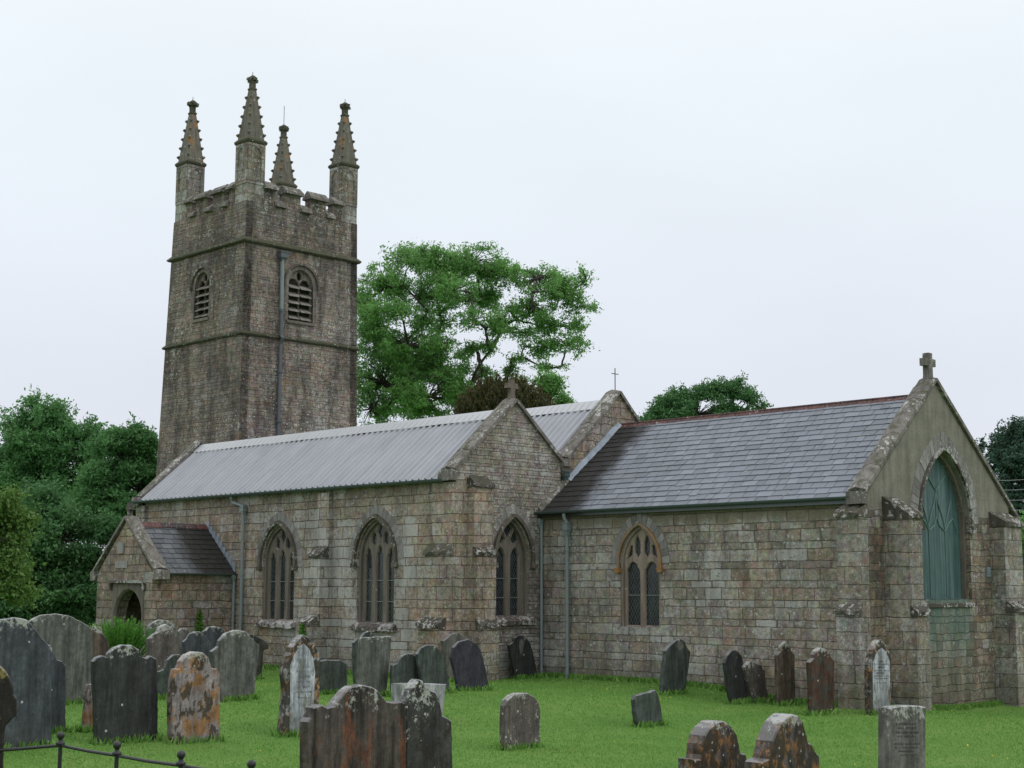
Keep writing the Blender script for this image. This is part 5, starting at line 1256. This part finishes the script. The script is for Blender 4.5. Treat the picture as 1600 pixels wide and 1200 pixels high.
        Dd = tipd[rep]*.8+rs.normal(size=(len(rep), 3))*.7; Dd[:, 2] -= .25
        Cs.append(P); Ds.append(Dd); tt = np.clip((f_[ok][:k]-f_.min())/(f_.max()-f_.min()+1e-6), 0, 1)*.5+rs.uniform(0, .5, k)
        Ts.append(np.clip(tt[rep]*.75+rs.uniform(0, .25, len(rep)), 0, 1))
    tm.obj('trunk', BARK, root, smooth=True)
    if bm_.v: bm_.obj('limbs', BARK, root)
    C = np.concatenate(Cs); D = np.concatenate(Ds); t = np.concatenate(Ts)
    V, F = leaves(rs, C, D, lsize); fast_obj('crown', V, F, t, LF[mat], root)
    return root
def px(x, y, d, off=0): return tuple(at(x, y, d+off))
def clump(x, y, w, h, d, dep=None, off=0):
    s = d/FPX*1.0; return (px(x, y, d, off), (w*s, w*s if dep is None else dep, h*s))
def gbase(x, d):
    q = at(x, 1000, d); return (q[0], q[1], ground(q[0], q[1]))
# big ash behind the nave
D = 66
cl = []
for (x, y, w, h, off) in ((600, 450, 38, 42, 0), (640, 410, 38, 26, 1), (690, 415, 40, 28, -1), (740, 410, 42, 24, 0), (790, 430, 42, 26, 1), (840, 435, 36, 24, 0), (885, 455, 28, 26, 0), (905, 480, 20, 14, 0),
                          (655, 465, 34, 30, 2), (710, 455, 30, 22, -2), (770, 465, 34, 24, 2), (830, 480, 34, 20, -1), (870, 510, 30, 22, 1), (885, 540, 28, 16, 0), (845, 545, 26, 16, 1), (590, 530, 40, 42, 0), (640, 540, 44, 34, -1),
                          (690, 575, 36, 30, 0), (600, 600, 52, 48, 0), (670, 620, 46, 34, -1), (740, 620, 40, 28, 1), (800, 600, 26, 16, 0), (560, 480, 22, 36, 1), (625, 490, 24, 22, -2), (915, 435, 10, 16, 0), (860, 455, 26, 20, -1), (690, 505, 24, 18, 2), (740, 500, 22, 16, -2), (790, 505, 22, 16, 1), (665, 560, 26, 22, 2), (770, 545, 16, 10, -1), (720, 555, 14, 12, 2), (800, 560, 14, 8, 0), (620, 560, 36, 30, 2), (580, 640, 30, 30, 0), (650, 640, 44, 26, 1), (700, 600, 30, 24, -1), (755, 585, 22, 14, 1), (590, 490, 26, 26, -1), (780, 625, 34, 18, 0), (720, 470, 26, 18, 1), (700, 440, 26, 16, 2), (745, 545, 20, 14, 1), (690, 540, 22, 16, -2), (820, 520, 24, 14, 2), (862, 575, 16, 9, 0), (902, 508, 16, 10, 1), (660, 500, 26, 20, 0), (800, 580, 18, 8, 1), (770, 510, 22, 16, -2)):
    cl.append(clump(x, y, w, h, D, off=off, dep=w*D/FPX*1.25))
tree('ash_tree', 'large airy ash tree with spreading limbs rising beside the tower', gbase(730, D), cl, 120000, .14, 'ash', 3, trunk_r=.40, fork=px(728, 610, D), spray=20, sprd=.36, keep_f=.58)
D = 56
tree('sapling', 'small pale green ash sapling at the right foot of the big ash', gbase(850, D), [clump(862, 612, 20, 24, D), clump(885, 630, 18, 12, D), clump(845, 592, 8, 12, D), clump(850, 640, 26, 16, D)], 9000, .13, 'ash', 5, trunk_r=.10, fork=px(858, 660, D), sprd=.28)
D = 50
# yew: upswept sprays
def yew():
    rs = np.random.RandomState(8); b = gbase(785, D); root = thing('yew_tree', 'dark bronze green yew with upswept sprays behind the stone gable cross', 'tree', b, 'trees around the churchyard')
    c = np.array(px(788, 668, D)); k = 1500; d = rs.normal(size=(k, 3)); d[:, 2] = np.abs(d[:, 2])*.9-.1; d /= np.linalg.norm(d, axis=1)[:, None]
    T = c+d*np.array([1.75, 1.75, 1.62])*rs.uniform(.72, 1.0, k)[:, None]
    tip = d*.55+np.array([0, 0, .75])+rs.normal(size=(k, 3))*.25
    rep = np.repeat(np.arange(k), 26); s = rs.uniform(0, 1, len(rep))
    tip /= np.linalg.norm(tip, axis=1)[:, None]
    P = T[rep]+tip[rep]*(s*.42-.15)[:, None]+rs.normal(size=(len(rep), 3))*.035*(1.3-s)[:, None]
    V, F = leaves(rs, P, tip[rep]+rs.normal(size=(len(rep), 3))*.35, .12, .3)
    fast_obj('crown', V, F, np.clip(.2+s*.6+rs.normal(size=len(rep))*.15, 0, 1), LF['yew'], root)
    m = MB(); m.tube([Vector(b)-Vector((0, 0, .2)), Vector(c)], [.35, .2], 8); m.obj('trunk', BARK, root)
yew()
D = 78
tree('beech_tree', 'flat topped dark green tree showing over the chancel ridge', gbase(1090, D), [clump(1030, 640, 24, 16, D), clump(1060, 628, 26, 18, D), clump(1095, 618, 26, 18, D), clump(1130, 612, 24, 16, D), clump(1165, 622, 20, 16, D), clump(1188, 638, 12, 7, D), clump(1090, 650, 60, 26, D), clump(1020, 668, 30, 20, D), clump(1150, 602, 12, 9, D), clump(1145, 642, 30, 10, D)], 42000, .16, 'deep', 11, trunk_r=.4, fork=px(1100, 690, D), sprd=.34, group='trees around the churchyard')
# trees on the left
D = 62
tree('sycamore_tree', 'tall mid green tree at far left with the highest crown beside the porch', gbase(80, D), [clump(60, 665, 42, 36, D), clump(105, 670, 40, 30, D), clump(30, 690, 36, 40, D), clump(140, 690, 26, 24, D), clump(70, 730, 60, 44, D), clump(130, 750, 46, 50, D), clump(10, 740, 46, 50, D), clump(75, 640, 20, 16, D), clump(70, 800, 70, 50, D)], 80000, .16, 'mid', 21, trunk_r=.45, fork=px(80, 800, D), spray=18, sprd=.42)
D = 58
tree('lime_tree', 'rounder mid green tree standing directly left of the tower', gbase(190, D), [clump(180, 700, 28, 28, D), clump(212, 690, 26, 24, D), clump(225, 720, 20, 34, D), clump(195, 745, 40, 36, D), clump(170, 790, 50, 50, D), clump(220, 780, 30, 50, D), clump(205, 672, 14, 10, D)], 60000, .15, 'mid', 23, trunk_r=.35, fork=px(195, 800, D), spray=18, sprd=.38)
D = 52
tree('thicket_tree', 'dense dark leafy tree filling the ground behind the left gravestones', gbase(95, D), [clump(30, 850, 60, 50, D), clump(100, 840, 50, 50, D), clump(150, 870, 40, 40, D), clump(60, 920, 70, 40, D), clump(130, 930, 60, 36, D), clump(-30, 900, 60, 70, D), clump(180, 840, 34, 30, D), clump(60, 790, 30, 30, D), clump(10, 950, 80, 30, D), clump(110, 965, 60, 22, D)], 80000, .15, 'deep', 29, trunk_r=.3, fork=px(95, 900, D), spray=18, sprd=.36)
D = 38
tree('hazel_bush', 'yellow green leafy shrub at the left edge of the photo', gbase(0, D), [clump(5, 780, 22, 26, D), clump(15, 830, 30, 30, D), clump(5, 890, 34, 36, D), clump(30, 930, 24, 18, D), clump(-40, 860, 50, 90, D), clump(45, 815, 10, 8, D)], 20000, .12, 'near', 31, trunk_r=.12, fork=px(-10, 940, D), spray=14, sprd=.30, cat='shrub')
# trees on the right
D = 95
tree('oak_tree', 'rounded blue green tree behind the chancel gable at the right edge', gbase(1590, D), [clump(1580, 680, 26, 22, D), clump(1555, 700, 24, 22, D), clump(1600, 720, 50, 40, D), clump(1620, 690, 40, 40, D), clump(1570, 760, 50, 46, D), clump(1600, 820, 60, 50, D), clump(1650, 760, 50, 70, D)], 52000, .22, 'dist', 41, trunk_r=.5, fork=px(1600, 840, D), spray=18, sprd=.42)
D = 60
tree('hedge_shrub', 'bright green shrub filling the right edge beyond the chancel buttress', gbase(1625, D), [clump(1600, 850, 26, 30, D), clump(1605, 910, 34, 40, D), clump(1640, 880, 40, 70, D), clump(1620, 970, 40, 50, D), clump(1610, 820, 14, 14, D)], 22000, .13, 'ash', 43, trunk_r=.15, fork=px(1620, 960, D), spray=14, sprd=.3, cat='shrub')

def woodland():
    rs = np.random.RandomState(90); n = 150; C_, R_ = [], []
    for i in range(n):
        a = YAW+rad(62)-rad(150)*i/n+rs.uniform(-.01, .01); r_ = rs.uniform(125, 165)
        x, y = CAM[0]-math.sin(a)*r_, CAM[1]+math.cos(a)*r_; h = rs.uniform(2.2, 3.6)
        C_.append((x, y, h*.75)); R_.append((rs.uniform(4, 7), rs.uniform(4, 7), h))
    C_ = np.array(C_); R_ = np.array(R_); k = 420; d = rs.normal(size=(n, k, 3)); d[:, :, 2] = np.abs(d[:, :, 2])*1.1-.35
    d /= np.linalg.norm(d, axis=2)[:, :, None]
    lob = 1+.14*np.sin(d[:, :, :1]*7)+.12*np.sin(d[:, :, 2:]*9+1)
    P = (C_[:, None, :]+d*R_[:, None, :]*lob*rs.uniform(.8, 1.05, (n, k, 1))).reshape(-1, 3)
    V, F = leaves(rs, P, rs.normal(size=P.shape), 1.05, .8)
    o = fast_obj('woodland', V, F, rs.uniform(0, 1, len(P)), LF['dist']); o['kind'] = 'stuff'
woodland()

# fern-like bush and ivy sprays
def fern(name, label, base, w, h, n, mat, seed, cat='shrub', spread=1.0):
    rs = np.random.RandomState(seed); b = np.array(base); C, Dv, T = [], [], []
    for i in range(n):
        a = rs.uniform(0, 2*math.pi); lean = rs.uniform(.1, 1.)*spread; L = h*rs.uniform(.6, 1.12); r0 = rs.uniform(0, .35)*w
        d = np.array([math.cos(a), math.sin(a), 0.]); s0 = b+d*r0; tint = rs.uniform(0, 1)
        m_ = 26
        for j in range(m_):
            t = j/(m_-1.); p = s0+np.array([0, 0, 1])*L*(t-.18*t*t*lean)+d*(lean*w*.62*t**1.6)
            tang = np.array([0, 0, 1])*(1-.36*t*lean)+d*lean*.9*t
            for sg in (-1, 1):
                side = np.cross(tang, d+.1)*sg; side /= np.linalg.norm(side)+1e-6
                C.append(p+side*.03*(1.15-t)); Dv.append(side*(1.1-t*.8)+tang*1.0+rs.normal(size=3)*.15); T.append(min(1, max(0, tint*.5+t*.45+rs.normal()*.06)))
    V, F = leaves(rs, np.array(C), np.array(Dv), .10, .28)
    o = fast_obj(name, V-b, F, T, LF[mat]); o.location = tuple(b); tag(o, label, cat); return o
b = gpt(188, 1072); b[2] -= .0
fern('fern_bush', 'bright green feathery bush behind the black slate headstone', at(186, 1040, 33.5)*np.array([1, 1, 0])+np.array([0, 0, .35]), .80, 1.25, 330, 'fern', 3)
def climber(name, label, O, U, N, w, h, n, seed):
    rs = np.random.RandomState(seed); O = np.array(O, float); U = np.array(U, float); N = np.array(N, float)
    z = rs.uniform(0, 1, n)**.8; u = rs.normal(size=n)*w*(1.05-z)*.45
    C = np.outer(u, U)+np.outer(rs.uniform(.02, .10, n), N); C[:, 2] += z*h
    Dv = rs.normal(size=(n, 3))*.6+np.array([0, 0, -.5])+N*.3
    V, F = leaves(rs, C, Dv, .075, .8)
    o = fast_obj(name, V, F, rs.uniform(0, 1, n), LF['ivy']); o.location = tuple(O); tag(o, label, 'climber'); return o
climber('ivy', 'narrow bright green climber on the porch side wall', (-18.93, -4.15, .35), Y_, EN, .34, 1.35, 520, 1)
climber('ivy', 'short tuft of ivy hanging below the buttress between the aisle windows', (-14.75, -3.64, .75), X, SN, .34, .62, 300, 2)

# ------------------------------------------------------------------ grass
def grass():
    rs = np.random.RandomState(4); n = 330000
    r = 16+30*rs.uniform(0, 1, n)**1.15; ang = YAW+rs.uniform(-.37, .39, n)
    x = CAM[0]-np.sin(ang)*r; y = CAM[1]+np.cos(ang)*r
    keep = ~((x < .0) & (x > -9.6) & (y > 0)) & ~((x <= -9.5) & (y > -3.0)) & ~((x < PX1) & (y > PY) & (x > PX0)) & (y < 9)
    x, y = x[keep], y[keep]
    extra = []
    for B, U, a, b, th, N in STONES:
        if np.linalg.norm(B[:2]-CAM[:2]) < 16: continue
        k = 260; u = rs.uniform(min(a, b)-.05, max(a, b)+.05, k); dd = rs.uniform(-th-.06, .08, k)
        extra.append(B[None, :2]+u[:, None]*U[None, :2]+dd[:, None]*N[None, :2])
    # longer growth where the mower cannot reach the walls
    k = 5200; u = rs.uniform(-9.5, .6, k); extra.append(np.stack([u, -np.abs(rs.normal(size=k))*.07-.02], 1))
    k = 5200; u = rs.uniform(-19, -9.6, k); extra.append(np.stack([u, -3-np.abs(rs.normal(size=k))*.10-.02], 1))
    k = 3000; u = rs.uniform(0, 7, k); extra.append(np.stack([np.abs(rs.normal(size=k))*.08+.02, u], 1))
    ex = np.concatenate(extra); ne = len(ex)
    h = np.concatenate([rs.uniform(.015, .038, len(x)), rs.uniform(.05, .15, ne)])
    x = np.concatenate([x, ex[:, 0]]); y = np.concatenate([y, ex[:, 1]])
    z = np.array([ground(a, b)+.02*math.sin(a*1.3)*math.sin(b*1.1) for a, b in zip(x, y)]); n = len(x)
    a = rs.uniform(0, 2*math.pi, n); w = h*.16+.004; dist = np.hypot(x-CAM[0], y-CAM[1]); w *= np.clip(dist/20, 1, 2.2)
    dx, dy = np.cos(a)*w, np.sin(a)*w; lx, ly = rs.normal(size=n)*h*.45, rs.normal(size=n)*h*.45
    V = np.stack([np.stack([x-dx, y-dy, z-.01], 1), np.stack([x+dx, y+dy, z-.01], 1), np.stack([x+lx, y+ly, z+h], 1)], 1).reshape(-1, 3)
    F = np.arange(3*n).reshape(n, 3)
    g = G('grass blades'); t = g.attr('tint'); P = g.pos(); nz_ = g.noise(P, .45, 5, .65); n2 = g.noise(P, 2.2, 4, .6)
    c = g.ramp(g.m('ADD', g.m('MULTIPLY', t, .45), g.m('MULTIPLY', nz_, .75)), [(.2, (.095, .235, .045)), (.5, (.15, .32, .062)), (.8, (.215, .365, .085)), (1, (.32, .385, .13))])
    c = g.mix(g.m('MULTIPLY', g.step(n2, .58, .74), .45), c, (.28, .33, .13))
    mt = g.end(c, .6, None, .25, trans=.25)
    o = fast_obj('grass', V, F, rs.uniform(0, 1, n), mt); o['kind'] = 'stuff'; tag(o, None, None)
    # buttercups
    k = 420; i = rs.randint(0, n-ne, k); rr = .02
    c = np.stack([x[i]+rs.normal(size=k)*.05, y[i], z[i]+.06], 1); keep = (np.sin(c[:, 0]*1.1+1)+np.sin(c[:, 1]*1.7) > .1); c = c[keep]
    V, F = leaves(rs, c, rs.normal(size=c.shape)*np.array([1, 1, .2]), .03, .9)
    o = fast_obj('buttercups', V, F, rs.uniform(0, 1, len(c)), simple('buttercup yellow', (.6, .42, .03), .5)); o['kind'] = 'stuff'
grass()
